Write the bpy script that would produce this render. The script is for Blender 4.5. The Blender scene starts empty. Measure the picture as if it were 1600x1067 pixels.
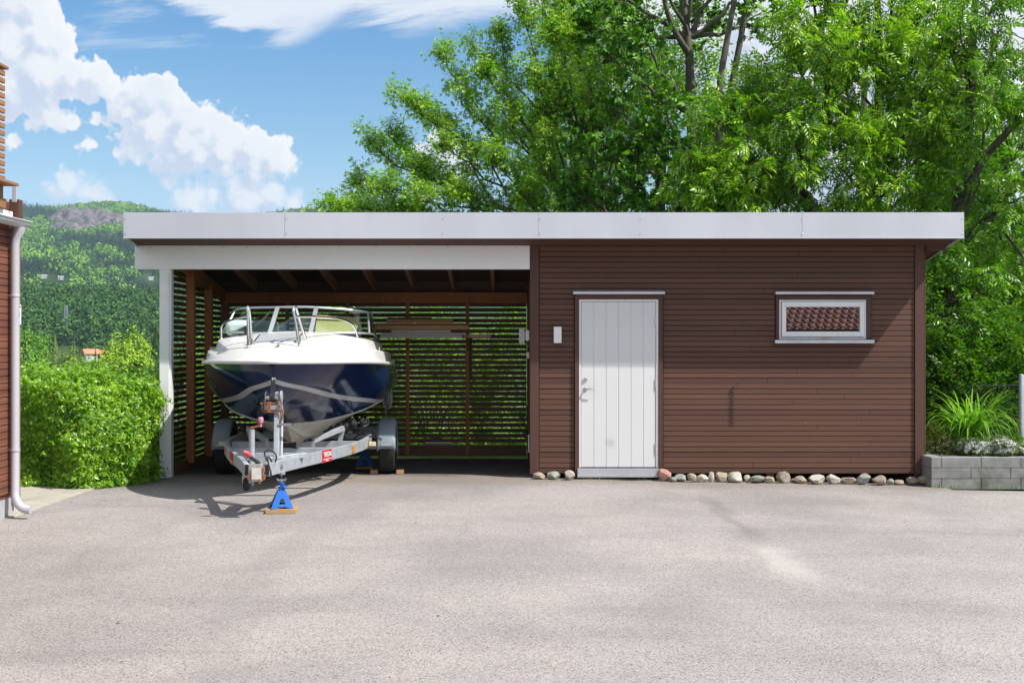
import bpy, math, random
import numpy as np
from mathutils import Vector, Matrix

S = bpy.context.scene
COL = S.collection
R = math.radians
rng = np.random.default_rng(7)
random.seed(7)

F, H = 2000.0, 1.70           # focal length in photo pixels, eye height


def W(px, py, Y):             # a photo direction carried out to the distance Y
    return ((px - 800.0) / F * Y, Y, H - (py - 533.5) / F * Y)


def sm(a, b, x):
    t = min(1.0, max(0.0, (x - a) / (b - a)))
    return t * t * (3 - 2 * t)


def zg(x, y):                 # the yard: nearly level, falling a little to the right and to the back
    return -0.016 * max(0.0, min(x, 9.0)) - 0.035 * sm(15.8, 19, y)


# ------------------------------------------------------------------ mesh helpers
class MB:
    def __init__(self):
        self.v, self.f = [], []

    def add(self, vs, fs):
        n = len(self.v)
        self.v.extend([tuple(p) for p in vs])
        self.f.extend([tuple(i + n for i in q) for q in fs])
        return self

    def box(self, x0, x1, y0, y1, z0, z1):
        v = [(x, y, z) for z in (z0, z1) for y in (y0, y1) for x in (x0, x1)]
        return self.add(v, [(0, 2, 3, 1), (4, 5, 7, 6), (0, 1, 5, 4), (2, 6, 7, 3), (0, 4, 6, 2), (1, 3, 7, 5)])

    def obox(self, c, sx, sy, sz, M=None):
        M = M or Matrix.Identity(3)
        c = Vector(c)
        v = [c + M @ Vector((x * sx / 2, y * sy / 2, z * sz / 2)) for z in (-1, 1) for y in (-1, 1) for x in (-1, 1)]
        return self.add(v, [(0, 2, 3, 1), (4, 5, 7, 6), (0, 1, 5, 4), (2, 6, 7, 3), (0, 4, 6, 2), (1, 3, 7, 5)])

    def bar(self, a, b, w, h, up=(0, 0, 1)):   # rectangular bar from a to b
        a, b = Vector(a), Vector(b)
        d = (b - a).normalized()
        s = d.cross(Vector(up)).normalized()
        u = s.cross(d)
        v = [p + s * (i * w / 2) + u * (j * h / 2) for p in (a, b) for i, j in ((-1, -1), (1, -1), (1, 1), (-1, 1))]
        return self.add(v, [(0, 1, 2, 3), (7, 6, 5, 4), (0, 4, 5, 1), (1, 5, 6, 2), (2, 6, 7, 3), (3, 7, 4, 0)])

    def sweep(self, pts, w, h):                # rectangular tube along a flat path
        pts = [Vector(p) for p in pts]
        vs, fs = [], []
        n = len(pts)
        for i, p in enumerate(pts):
            d = (pts[min(i + 1, n - 1)] - pts[max(i - 1, 0)]).normalized()
            s = d.cross(Vector((0, 0, 1))).normalized()
            u = s.cross(d)
            for a, b in ((-1, -1), (1, -1), (1, 1), (-1, 1)):
                vs.append(p + s * (a * w / 2) + u * (b * h / 2))
        for i in range(n - 1):
            for k in range(4):
                a, b = i * 4 + k, i * 4 + (k + 1) % 4
                fs.append((a, a + 4, b + 4, b))
        fs += [(0, 1, 2, 3), tuple(4 * (n - 1) + k for k in (3, 2, 1, 0))]
        return self.add(vs, fs)

    def tube(self, pts, r, n=8, cap=True):
        pts = [Vector(p) for p in pts]
        m = len(pts)
        rs = r if hasattr(r, '__len__') else [r] * m
        vs, fs = [], []
        ref = None
        for i, p in enumerate(pts):
            d = (pts[min(i + 1, m - 1)] - pts[max(i - 1, 0)])
            d = d.normalized() if d.length > 1e-9 else Vector((0, 0, 1))
            if ref is None:
                ref = Vector((0, 0, 1)) if abs(d.z) < .9 else Vector((1, 0, 0))
            s = d.cross(ref).normalized()
            ref = s.cross(d)
            for k in range(n):
                a = 2 * math.pi * k / n
                vs.append(p + (s * math.cos(a) + ref * math.sin(a)) * rs[i])
        for i in range(m - 1):
            for k in range(n):
                a, b = i * n + k, i * n + (k + 1) % n
                fs.append((a, b, b + n, a + n))
        if cap:
            fs.append(tuple(reversed(range(n))))
            fs.append(tuple((m - 1) * n + k for k in range(n)))
        return self.add(vs, fs)

    def lathe(self, c, axis, prof, n=20):      # prof = [(radius, along axis)]
        c, ax = Vector(c), Vector(axis).normalized()
        t = Vector((0, 0, 1)) if abs(ax.z) < .9 else Vector((1, 0, 0))
        s = ax.cross(t).normalized()
        u = ax.cross(s)
        vs, fs = [], []
        for r, h in prof:
            for k in range(n):
                a = 2 * math.pi * k / n
                vs.append(c + ax * h + (s * math.cos(a) + u * math.sin(a)) * max(r, 1e-4))
        for i in range(len(prof) - 1):
            for k in range(n):
                a, b = i * n + k, i * n + (k + 1) % n
                fs.append((a, b, b + n, a + n))
        fs.append(tuple(reversed(range(n))))
        fs.append(tuple((len(prof) - 1) * n + k for k in range(n)))
        return self.add(vs, fs)

    def prism(self, poly, f0, f1):             # poly of 2D points, f0/f1 map them to 3D ends
        n = len(poly)
        vs = [f0(*p) for p in poly] + [f1(*p) for p in poly]
        fs = [tuple(range(n)), tuple(reversed(range(n, 2 * n)))]
        fs += [(i, i + n, (i + 1) % n + n, (i + 1) % n) for i in range(n)]
        return self.add(vs, fs)

    def grid(self, rows):                      # rows of equally many points
        m, n = len(rows), len(rows[0])
        return self.add([p for r in rows for p in r],
                        [(i * n + j, i * n + j + 1, (i + 1) * n + j + 1, (i + 1) * n + j) for i in range(m - 1) for j in range(n - 1)])


ORG = {}


def props(o, label=None, cat=None, group=None, kind=None):
    if label: o['label'] = label
    if cat: o['category'] = cat
    if group: o['group'] = group
    if kind: o['kind'] = kind
    return o


def link(name, me, parent=None, loc=None):
    o = bpy.data.objects.new(name, me)
    COL.objects.link(o)
    if parent is not None:
        o.parent = parent
        ORG[o.name] = ORG[parent.name]
    else:
        o.location = loc or (0, 0, 0)
        ORG[o.name] = Vector(o.location)
    return o


def thing(name, label, cat, loc, group=None):
    o = link(name, None, None, loc)
    o.empty_display_size = .2
    return props(o, label, cat, group)


def ob(name, mb, mat, parent=None, loc=None, smooth=None, bevel=0, fixn=False, **kw):
    """one mesh object out of an MB given in world coordinates"""
    if parent is None and loc is None:
        a = np.array(mb.v)
        loc = (float(a[:, 0].mean()), float(a[:, 1].mean()), float(a[:, 2].min()))
    org = Vector(loc) if parent is None else ORG[parent.name]
    me = bpy.data.meshes.new(name)
    me.from_pydata([Vector(p) - org for p in mb.v], [], mb.f)
    if fixn:
        import bmesh
        bm = bmesh.new(); bm.from_mesh(me)
        bmesh.ops.remove_doubles(bm, verts=bm.verts, dist=1e-5)
        bmesh.ops.recalc_face_normals(bm, faces=bm.faces)
        bm.to_mesh(me); bm.free()
    me.materials.append(mat)
    if smooth is not None:
        me.polygons.foreach_set('use_smooth', [True] * len(me.polygons))
        if smooth < 180:
            me.set_sharp_from_angle(angle=R(smooth))
    o = link(name, me, parent, loc)
    if bevel:
        b = o.modifiers.new('bevel', 'BEVEL')
        b.width = bevel; b.segments = 2; b.limit_method = 'ANGLE'; b.angle_limit = R(40)
        b.harden_normals = False
    props(o, **kw)
    return o


def npob(name, V, Fc, mat, parent=None, loc=(0, 0, 0), smooth=False, **kw):
    """mesh object from numpy arrays, Fc = (n,3) or (n,4)"""
    org = np.array(loc if parent is None else ORG[parent.name])
    V = np.asarray(V, dtype=np.float32) - org.astype(np.float32)
    Fc = np.asarray(Fc, dtype=np.int32)
    me = bpy.data.meshes.new(name)
    me.vertices.add(len(V)); me.vertices.foreach_set('co', V.ravel())
    k = Fc.shape[1]
    me.loops.add(Fc.size); me.loops.foreach_set('vertex_index', Fc.ravel())
    me.polygons.add(len(Fc))
    me.polygons.foreach_set('loop_start', np.arange(0, Fc.size, k, dtype=np.int32))
    me.polygons.foreach_set('use_smooth', np.full(len(Fc), smooth))
    me.update(calc_edges=True); me.validate()
    me.materials.append(mat)
    o = link(name, me, parent, loc)
    return props(o, **kw)


# ------------------------------------------------------------------ materials
def newmat(name):
    m = bpy.data.materials.new(name)
    m.use_nodes = True
    nt = m.node_tree
    nt.nodes.clear()
    return m, nt, nt.nodes, nt.links


class N:      # small node builder
    def __init__(s, nt):
        s.nt = nt

    def n(s, t, **kw):
        x = s.nt.nodes.new(t)
        for k, v in kw.items():
            if k == 'inp':
                for a, b in v.items():
                    if isinstance(b, bpy.types.NodeSocket): s.nt.links.new(b, x.inputs[a])
                    else: x.inputs[a].default_value = b
            else:
                setattr(x, k, v)
        return x

    def math(s, op, a, b=None, c=None, clamp=False):
        x = s.nt.nodes.new('ShaderNodeMath'); x.operation = op; x.use_clamp = clamp
        for i, q in enumerate((a, b, c)):
            if q is None: continue
            if isinstance(q, bpy.types.NodeSocket): s.nt.links.new(q, x.inputs[i])
            else: x.inputs[i].default_value = q
        return x.outputs[0]

    def mix(s, fac, a, b, blend='MIX'):
        x = s.nt.nodes.new('ShaderNodeMix'); x.data_type = 'RGBA'; x.blend_type = blend
        for i, q in ((0, fac), (6, a), (7, b)):
            if isinstance(q, bpy.types.NodeSocket): s.nt.links.new(q, x.inputs[i])
            elif i: x.inputs[i].default_value = (*q, 1) if len(q) == 3 else q
            else: x.inputs[i].default_value = q
        return x.outputs[2]

    def ramp(s, fac, stops):
        x = s.nt.nodes.new('ShaderNodeMapRange')
        x.interpolation_type = 'SMOOTHSTEP'
        s.nt.links.new(fac, x.inputs[0])
        for i, q in enumerate(stops): x.inputs[i + 1].default_value = q
        return x.outputs[0]

    def coords(s, scale=(1, 1, 1), kind='Object'):
        tc = s.nt.nodes.new('ShaderNodeTexCoord')
        mp = s.nt.nodes.new('ShaderNodeMapping')
        mp.inputs['Scale'].default_value = scale
        s.nt.links.new(tc.outputs[kind], mp.inputs[0])
        return mp.outputs[0]

    def noise(s, vec, scale, detail=4, rough=.55, dist=0):
        x = s.nt.nodes.new('ShaderNodeTexNoise')
        s.nt.links.new(vec, x.inputs['Vector'])
        x.inputs['Scale'].default_value = scale; x.inputs['Detail'].default_value = detail
        x.inputs['Roughness'].default_value = rough; x.inputs['Distortion'].default_value = dist
        return x.outputs['Fac']

    def bump(s, h, strength, dist=.01):
        x = s.nt.nodes.new('ShaderNodeBump')
        x.inputs['Strength'].default_value = strength; x.inputs['Distance'].default_value = dist
        s.nt.links.new(h, x.inputs['Height'])
        return x.outputs[0]

    def principled(s, color, rough=.6, metal=0, normal=None, spec=.5, coat=0):
        p = s.nt.nodes.new('ShaderNodeBsdfPrincipled')
        for k, q in (('Base Color', color), ('Roughness', rough), ('Metallic', metal), ('Specular IOR Level', spec), ('Coat Weight', coat)):
            if isinstance(q, bpy.types.NodeSocket): s.nt.links.new(q, p.inputs[k])
            elif k == 'Base Color': p.inputs[k].default_value = (*q, 1)
            else: p.inputs[k].default_value = q
        if normal is not None: s.nt.links.new(normal, p.inputs['Normal'])
        o = s.nt.nodes.new('ShaderNodeOutputMaterial')
        s.nt.links.new(p.outputs[0], o.inputs[0])
        return p


def shade(c, k):
    return tuple(min(1, x * k) for x in c)


def surf(name, base, rough=.6, var=.18, scale=6, stretch=(1, 1, 1), bump=.15, bscale=60, metal=0, spec=.5, dirt=None, coat=0):
    m, nt, nn, ll = newmat(name)
    g = N(nt)
    v = g.coords(stretch)
    n1 = g.noise(v, scale, 5, .6)
    c = g.mix(g.ramp(n1, (.25, .75, 0, 1)), shade(base, 1 - var), shade(base, 1 + var))
    if dirt:
        n2 = g.noise(v, scale * .37, 6, .65, .4)
        c = g.mix(g.ramp(n2, (.52, .72, 0, dirt[1])), c, dirt[0])
    n3 = g.noise(v, bscale, 3, .6)
    r = g.math('ADD', rough - .06, g.math('MULTIPLY', n1, .12))
    g.principled(c, r, metal, g.bump(n3, bump, .004) if bump else None, spec, coat)
    return m


def wood(name, base, axis='X', pitch=None, rough=.65, var=.22, knots=True, bump=.3, chips=False):
    """stained timber: grain along one axis, a tone per board when pitch is given"""
    m, nt, nn, ll = newmat(name)
    g = N(nt)
    st = {'X': (.06, 1, 1), 'Y': (1, .06, 1), 'Z': (1, 1, .06)}[axis]
    v = g.coords(st)
    grain = g.noise(v, 55, 5, .65, .6)
    broad = g.noise(v, 3.2, 3, .5)
    c = g.mix(g.ramp(grain, (.25, .75, 0, 1)), shade(base, 1 - var), shade(base, 1 + var))
    c = g.mix(g.ramp(broad, (.3, .75, 0, .5)), c, shade(base, 1.35))
    if pitch:
        tc = nn.new('ShaderNodeTexCoord'); sp = nn.new('ShaderNodeSeparateXYZ')
        ll.new(tc.outputs['Object'], sp.inputs[0])
        row = g.math('FLOOR', g.math('DIVIDE', sp.outputs[2], pitch))
        wn = g.n('ShaderNodeTexWhiteNoise', noise_dimensions='1D', inp={'W': row}).outputs[0]
        c = g.mix(1, c, g.mix(wn, (.78, .78, .80), (1.18, 1.16, 1.13)), 'MULTIPLY')
    if knots:
        vo = nn.new('ShaderNodeTexVoronoi'); vo.inputs['Scale'].default_value = 2.6
        kv = g.coords({'X': (.55, 1, 3), 'Y': (1, .55, 3), 'Z': (3, 1, .55)}[axis])
        ll.new(kv, vo.inputs['Vector'])
        c = g.mix(g.ramp(vo.outputs['Distance'], (.02, .07, .65, 0)), c, shade(base, .35))
    if chips:                                 # small paint chips and bird specks
        vo = nn.new('ShaderNodeTexVoronoi'); vo.inputs['Scale'].default_value = 4.2
        ll.new(g.coords((.5, 1, 1.6)), vo.inputs['Vector'])
        c = g.mix(g.ramp(vo.outputs['Distance'], (.012, .03, .75, 0)), c, (.42, .33, .29))
        lo_ = g.noise(g.coords((.25, 1, 1.2)), 1.1, 5, .6)
        c = g.mix(g.ramp(lo_, (.52, .75, 0, .3)), c, (.17, .10, .085))
    g.principled(c, rough, 0, g.bump(grain, bump, .003), .3)
    return m


def leafmat(name, a, b, trans=.35, clump=.9, spec=.25):
    """foliage: leaf-to-leaf and clump-to-clump variation of the leaf colour, thin and translucent"""
    m, nt, nn, ll = newmat(name)
    g = N(nt)
    geo = nn.new('ShaderNodeNewGeometry')
    n1 = g.noise(g.coords(), clump, 3, .6)
    f = g.math('ADD', g.math('MULTIPLY', geo.outputs['Random Per Island'], .6), g.math('MULTIPLY', n1, .8))
    c = g.mix(g.ramp(f, (.3, 1.1, 0, 1)), a, b)
    p = nn.new('ShaderNodeBsdfPrincipled')
    ll.new(c, p.inputs['Base Color']); p.inputs['Roughness'].default_value = .33
    p.inputs['Specular IOR Level'].default_value = spec
    t = nn.new('ShaderNodeBsdfTranslucent')
    ct = g.mix(1, c, (1.15, 1.35, .45), 'MULTIPLY')
    ll.new(ct, t.inputs[0])
    mx = nn.new('ShaderNodeMixShader'); mx.inputs[0].default_value = trans
    ll.new(p.outputs[0], mx.inputs[1]); ll.new(t.outputs[0], mx.inputs[2])
    o = nn.new('ShaderNodeOutputMaterial'); ll.new(mx.outputs[0], o.inputs[0])
    return m


def glassmat(name, tint=(.9, .95, .93), refl=1.0, rough=.0, base_refl=.0):
    m, nt, nn, ll = newmat(name)
    t = nn.new('ShaderNodeBsdfTransparent'); t.inputs[0].default_value = (*tint, 1)
    gl = nn.new('ShaderNodeBsdfGlossy'); gl.inputs['Roughness'].default_value = rough
    fr = nn.new('ShaderNodeFresnel'); fr.inputs[0].default_value = 1.5
    g = N(nt)
    f = g.math('ADD', g.math('MULTIPLY', fr.outputs[0], refl), base_refl, clamp=True)
    mx = nn.new('ShaderNodeMixShader')
    ll.new(f, mx.inputs[0]); ll.new(t.outputs[0], mx.inputs[1]); ll.new(gl.outputs[0], mx.inputs[2])
    o = nn.new('ShaderNodeOutputMaterial'); ll.new(mx.outputs[0], o.inputs[0])
    return m


def asphaltmat():
    m, nt, nn, ll = newmat('asphalt')
    g = N(nt)
    v = g.coords()
    vo = nn.new('ShaderNodeTexVoronoi'); vo.inputs['Scale'].default_value = 120
    ll.new(v, vo.inputs['Vector'])
    sp = nn.new('ShaderNodeSeparateColor'); ll.new(vo.outputs['Color'], sp.inputs[0])
    c = g.mix(g.ramp(sp.outputs[0], (.0, .45, 0, 1)), (.152, .137, .131), (.328, .300, .288))
    c = g.mix(g.ramp(sp.outputs[1], (.80, .97, 0, .55)), c, (.50, .465, .45))
    fine = g.noise(v, 260, 2, .7)
    c = g.mix(g.ramp(fine, (.62, .75, 0, .6)), c, (.58, .54, .52))
    fine2 = g.noise(v, 33, 3, .7)
    c = g.mix(g.ramp(fine2, (.22, .40, .35, 0)), c, (.17, .155, .15))
    big = g.noise(v, .55, 6, .62, .5)
    c = g.mix(1, c, g.mix(g.ramp(big, (.3, .7, 0, 1)), (.83, .83, .84), (1.10, 1.09, 1.08)), 'MULTIPLY')
    band = g.noise(g.coords((.22, 1.1, 1)), .9, 5, .6, .7)
    c = g.mix(g.ramp(band, (.52, .75, 0, .35)), c, (.155, .142, .140))
    pale = g.noise(g.coords((.9, .5, 1)), 1.3, 7, .7, 1.2)
    c = g.mix(g.ramp(pale, (.60, .74, 0, .35)), c, (.42, .39, .375))
    spots = nn.new('ShaderNodeTexVoronoi'); spots.inputs['Scale'].default_value = 1.7
    ll.new(v, spots.inputs['Vector'])
    c = g.mix(g.ramp(spots.outputs['Distance'], (.008, .03, .6, 0)), c, (.07, .06, .05))
    # dirt washed in along the shed, and a much darker tone over the carport floor
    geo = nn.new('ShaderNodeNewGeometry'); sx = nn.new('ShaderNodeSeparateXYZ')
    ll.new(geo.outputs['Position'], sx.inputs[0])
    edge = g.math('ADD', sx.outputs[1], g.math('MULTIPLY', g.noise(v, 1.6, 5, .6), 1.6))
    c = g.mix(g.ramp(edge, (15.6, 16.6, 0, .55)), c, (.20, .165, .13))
    floor_tone = g.math('ADD', sx.outputs[1], g.math('MULTIPLY', g.noise(v, 2.5, 5, .65), 1.2))
    c = g.mix(g.ramp(floor_tone, (16.6, 17.3, 0, .8)), c, (.075, .062, .055))
    # the run-off line from the shed: a darker trail, then a wash of pale grit further out
    off = g.math('ABSOLUTE', g.math('ADD', g.math('SUBTRACT', sx.outputs[0], 2.15), g.math('MULTIPLY', g.math('SUBTRACT', g.noise(g.coords((1.2, .5, 1)), 2.2, 6, .65), .5), .55)))
    near_ = g.ramp(off, (.02, .16, .38, 0))
    c = g.mix(g.math('MULTIPLY', near_, g.math('MULTIPLY', g.ramp(sx.outputs[1], (10.9, 11.6, 0, 1)), g.ramp(sx.outputs[1], (13.6, 14.8, 1, 0)))), c, (.13, .115, .105))
    wide_ = g.ramp(off, (.02, .24, .42, 0))
    c = g.mix(g.math('MULTIPLY', wide_, g.math('MULTIPLY', g.ramp(sx.outputs[1], (9.1, 9.8, 0, 1)), g.ramp(sx.outputs[1], (10.5, 11.1, 1, 0)))), c, (.50, .465, .44))
    # faint wheel tracks turning into the carport
    tx = g.math('ADD', sx.outputs[0], g.math('MULTIPLY', g.math('SINE', g.math('MULTIPLY', sx.outputs[1], .16)), 2.6))
    for x0 in (-.75, .75):
        tr_ = g.math('ABSOLUTE', g.math('ADD', g.math('SUBTRACT', tx, x0), g.math('MULTIPLY', g.math('SUBTRACT', big, .5), .35)))
        c = g.mix(g.math('MULTIPLY', g.ramp(tr_, (.06, .24, .30, 0)), g.ramp(pale, (.3, .6, .3, 1))), c, (.215, .197, .19))
    # hairline cracks
    cr = nn.new('ShaderNodeTexVoronoi'); cr.feature = 'DISTANCE_TO_EDGE'; cr.inputs['Scale'].default_value = .21
    wv = nn.new('ShaderNodeMix'); wv.data_type = 'VECTOR'
    nz = nn.new('ShaderNodeTexNoise'); nz.inputs['Scale'].default_value = 2.2; nz.inputs['Detail'].default_value = 6
    ll.new(v, nz.inputs['Vector'])
    wv.inputs[0].default_value = .22
    ll.new(v, wv.inputs[4]); ll.new(nz.outputs['Color'], wv.inputs[5])
    ll.new(wv.outputs[1], cr.inputs['Vector'])
    c = g.mix(g.ramp(cr.outputs['Distance'], (.0005, .0018, .15, 0)), c, (.09, .08, .075))
    h = g.math('ADD', vo.outputs['Distance'], g.math('MULTIPLY', fine, .5))
    g.principled(c, .85, 0, g.bump(h, .55, .004), .25)
    return m


M = {}
M['asphalt'] = asphaltmat()
M['clad'] = wood('brown_cladding', (.108, .054, .037), 'X', .066, var=.10, bump=.25, chips=True)
M['trim'] = wood('brown_trim', (.090, .0445, .034), 'Z', None, var=.08, knots=False)
M['trimx'] = wood('brown_trim_level', (.086, .041, .034), 'X', None, var=.08, knots=False)
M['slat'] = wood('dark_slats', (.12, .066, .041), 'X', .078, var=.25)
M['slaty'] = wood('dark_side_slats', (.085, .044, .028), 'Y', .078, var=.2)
M['post'] = wood('red_brown_posts', (.36, .145, .055), 'Z', None, var=.2)
M['beam'] = wood('brown_beam', (.16, .078, .042), 'X', None, var=.2)
M['rafter'] = wood('brown_rafters', (.36, .19, .10), 'Y', None, var=.2)
M['deckboard'] = wood('roof_boards', (.10, .066, .045), 'X', .12, var=.2)
M['white_wood'] = surf('white_painted_wood', (.82, .82, .83), .45, .03, 3, (.3, 1, 1), .08, 40)
M['white'] = surf('white_paint', (.78, .78, .78), .35, .02, 4, bump=.04)
M['door'] = surf('white_door_paint', (.70, .70, .70), .35, .02, 1.5, bump=.03)
M['fascia'] = surf('silver_sheet_metal', (.57, .58, .635), .38, .07, 1.6, (.6, 1, .25), .03, 8, metal=.25)
M['alu'] = surf('bare_aluminium', (.60, .62, .66), .32, .06, 5, metal=.6, bump=.04)
M['steel'] = surf('brushed_steel', (.55, .55, .56), .22, .05, 12, metal=1, bump=.02)
M['dark'] = surf('dark_void', (.02, .018, .016), .9, .2, 5)
M['concrete'] = surf('grey_concrete_block', (.235, .232, .225), .85, .22, 7, bump=.6, bscale=90, dirt=((.11, .105, .085), .85))
M['slab'] = surf('pale_paving_slab', (.40, .365, .31), .85, .12, 5, bump=.35, bscale=120, dirt=((.22, .20, .16), .5))
M['rubber'] = surf('black_rubber', (.018, .018, .018), .75, .2, 14, bump=.1)
M['plastic'] = surf('black_plastic', (.022, .022, .024), .45, .1, 9, bump=.03)
M['glass'] = glassmat('clear_glass', (.80, .90, .87), 1.3)
M['grass'] = leafmat('grass_blades', (.07, .14, .015), (.16, .28, .04), .35, 1.5)
# ================================================================== ground, yard, hills
def asphalt_sheet():
    mb = MB()

    def sheet(x0, x1, y0, y1, st):
        nx, ny = max(2, int((x1 - x0) / st)), max(2, int((y1 - y0) / st))
        rows = []
        for j in range(ny + 1):
            y = y0 + (y1 - y0) * j / ny
            rows.append([(x0 + (x1 - x0) * i / nx, y, zg(x0 + (x1 - x0) * i / nx, y) + .006 * math.sin(1.3 * x0 + 2.1 * i) * math.sin(.7 * j)
                          * (0 if j in (0, ny) or i in (0, nx) else 1)) for i in range(nx + 1)])
        mb.grid(rows)
    sheet(-9, 14, -32, 15.4, .5)
    sheet(-4.42, 5.3, 15.4, 19.15, .25)
    return ob('driveway', mb, M['asphalt'], loc=(0, 0, 0), smooth=180, kind='structure')


asphalt_sheet()


def hfield(x, y):
    """open land: lawn round the shed, a drop into the valley on the left, wooded ridge and mountain behind"""
    r = math.hypot(x, y)
    z = zg(x, y) - .05
    if y > 0:
        y0 = 19.5 if x > -4.3 else 17.5
        z -= 5.0 * sm(y0, 75, y) + 3 * sm(60, 220, y) + 1 * sm(200, 420, y)
    else:
        z -= .0
    if r > 420 and y > -200:
        a = math.atan2(x, max(y, 1e-3))
        wob = 1 + .10 * math.sin(a * 9 + 1.0) + .06 * math.sin(a * 23 + r * .004)
        z += 31 * sm(430, 800, r) * wob
        t = min(1.0, max(0, (r - 900) / 1550))
        ridge = 1.0 + .035 * math.sin(a * 14 + 2.2) - .10 * sm(-.30, .3, a) + .03 * math.sin(a * 37)
        z += 222 * (t ** 1.12) * ridge * (1 - .75 * sm(2450, 3800, r))
        z += 5 * math.sin(a * 60 + r * .013) * sm(900, 1300, r) + 4 * math.sin(a * 31 - r * .021) * sm(900, 1300, r)
    return z


def terrain():
    rad = [0, 6, 12, 15, 16, 17, 18, 19, 20, 22, 25, 30, 36, 44, 55, 70, 90, 115, 150, 190, 240, 300, 360, 420, 480, 540, 600, 660, 720, 780,
           840, 920, 1000, 1080, 1160, 1250, 1340, 1430, 1520, 1620, 1720, 1820, 1900, 1960, 2020, 2080, 2140, 2200, 2260, 2320, 2380, 2440,
           2500, 2600, 2800, 3200, 3800]
    ang = [-math.pi + i * (math.pi - .6) / 24 for i in range(24)] + [-.6 + i * 1.2 / 150 for i in range(150)] + \
          [.6 + i * (math.pi - .6) / 24 for i in range(25)]
    rows = []
    for r in rad:
        rows.append([(r * math.sin(a), r * math.cos(a), hfield(r * math.sin(a), r * math.cos(a))) for a in ang])
    mb = MB().grid(rows)
    m, nt, nn, ll = newmat('hill_ground')
    g = N(nt)
    v = g.coords()
    n1 = g.noise(v, .012, 6, .6)
    n2 = g.noise(v, .35, 6, .7)
    far = g.mix(g.ramp(n1, (.35, .65, 0, 1)), (.018, .045, .014), (.05, .10, .02))
    near = g.mix(g.ramp(n2, (.3, .7, 0, 1)), (.05, .10, .015), (.13, .22, .04))
    sx = nn.new('ShaderNodeSeparateXYZ'); geo = nn.new('ShaderNodeNewGeometry'); ll.new(geo.outputs['Position'], sx.inputs[0])
    c = g.mix(g.ramp(sx.outputs[1], (60, 300, 0, 1)), near, far)
    g.principled(c, .95, 0, g.bump(n2, .6, .3), .1)
    return ob('hills', mb, m, loc=(0, 0, 0), smooth=180, kind='structure')


terrain()

# paving beside the house
mb = MB()
for i in range(4):
    for j in range(3):
        x0, y0 = -4.80 - .62 * (i + 1), 12.3 + .9 * j
        mb.box(x0 + .006, x0 + .614, y0 + .006, y0 + .894, -.05, .016 + .002 * ((i + j) % 2))
ob('path', mb, M['slab'], kind='structure', bevel=.006)

# ================================================================== the shed with its carport
D = 16.0
PX = lambda px, Y=D: (px - 800) / F * Y
PZ = lambda py, Y=D: H - (py - 533.5) / F * Y
XL, XR, XS = -4.256, 5.144, .225           # inner carport side, shed end, shed / carport division
SL = .149                                  # roof fall to the back
zb = lambda y: 2.896 + (D - y) * SL
YB = 19.0

shed = thing('shed', 'long brown timber shed with flat silver edged roof and open carport at its side', 'shed', (0.4, D, 0))

# cladding rows with openings for door and window
DX0, DX1, DZ1 = PX(897), PX(1036), PZ(459)
WX0, WX1, WZ0, WZ1 = PX(1211), PX(1361), PZ(536), PZ(459)
mb = MB()
P = .066
z = .055
rowi = 0
cr = random.Random(3)
CX0, CX1 = PX(842.5), PX(1428.5)
while z < 2.90:
    z1 = min(z + P - .007, 2.93)
    iv = [(CX0, CX1)]
    for (a, b, lo, hi) in ((DX0, DX1, -1, DZ1), (WX0, WX1, WZ0, WZ1)):
        if z1 > lo + .004 and z < hi - .004:
            iv = [q for (p0, p1) in iv for q in ((p0, min(p1, a)), (max(p0, b), p1)) if q[1] - q[0] > .02]
    for (p0, p1) in iv:
        cuts = [p0]
        x = p0 + cr.uniform(.3, 3.5)
        while x < p1 - .3:
            cuts.append(x); x += cr.uniform(1.6, 4.2)
        cuts.append(p1)
        for a, b in zip(cuts, cuts[1:]):
            dy = cr.uniform(-.0022, .0022)
            mb.box(a + .0008, b - .0008, D + dy - .002, D + .021, z, z1)
    z += P
    rowi += 1
ob('cladding', mb, M['clad'], shed, bevel=.0035)

# the walls behind the cladding, leaving the window opening
mb = MB()
gx0, gx1, gz0, gz1 = PX(1230), PX(1342), PZ(518), PZ(479)
mb.box(XS + .03, gx0, D + .024, D + .10, .05, 2.9)
mb.box(gx1, XR - .01, D + .024, D + .10, .05, 2.9)
mb.box(gx0, gx1, D + .024, D + .10, .05, gz0)
mb.box(gx0, gx1, D + .024, D + .10, gz1, 2.9)
mb.box(XS + .02, XS + .09, D + .101, YB, .03, 2.62)
mb.box(XR - .09, XR - .02, D + .101, YB, .03, 2.62)
mb.box(XS + .02, XR - .02, YB + .001, YB + .09, .03, 2.45)
mb.box(XS + .1, XR - .1, D + .11, YB - .01, .03, .06)
ob('wall', mb, M['dark'], shed)

# end cladding boards of the shed sides
mb, mb2 = MB(), MB()
z = .06
while z < 2.5:
    mb.box(XS - .002, XS + .018, D + .06, YB, z, z + P - .007)
    mb2.box(XR - .018, XR + .003, D + .03, YB + .09, z, z + P - .007)
    z += P
ob('cladding', mb, M['slaty'], shed)
ob('cladding', mb2, M['slaty'], shed)

for a, b in ((828, 842), (1428.8, 1443)):
    m_ = MB().box(PX(a), PX(b), D - .026, D + .023, PZ(740.5), 2.915)
    ob('corner_board', m_, M['trim'], shed, bevel=.004)
mb = MB().box(XR + .004, XR + .024, D - .01, D + .12, PZ(740), 2.8)
ob('corner_board', mb, M['trim'], shed, bevel=.004)

# feet under the shed
for px in (838, 1205, 1436):
    ob('footing', MB().box(PX(px) - .045, PX(px) + .045, D + .03, D + .12, -.14, .05), M['beam'], shed)
for px in (900, 1100, 1300, 1436):
    ob('footing', MB().box(PX(px) - .05, PX(px) + .05, YB - .1, YB, -.2, .04), M['beam'], shed)

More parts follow.
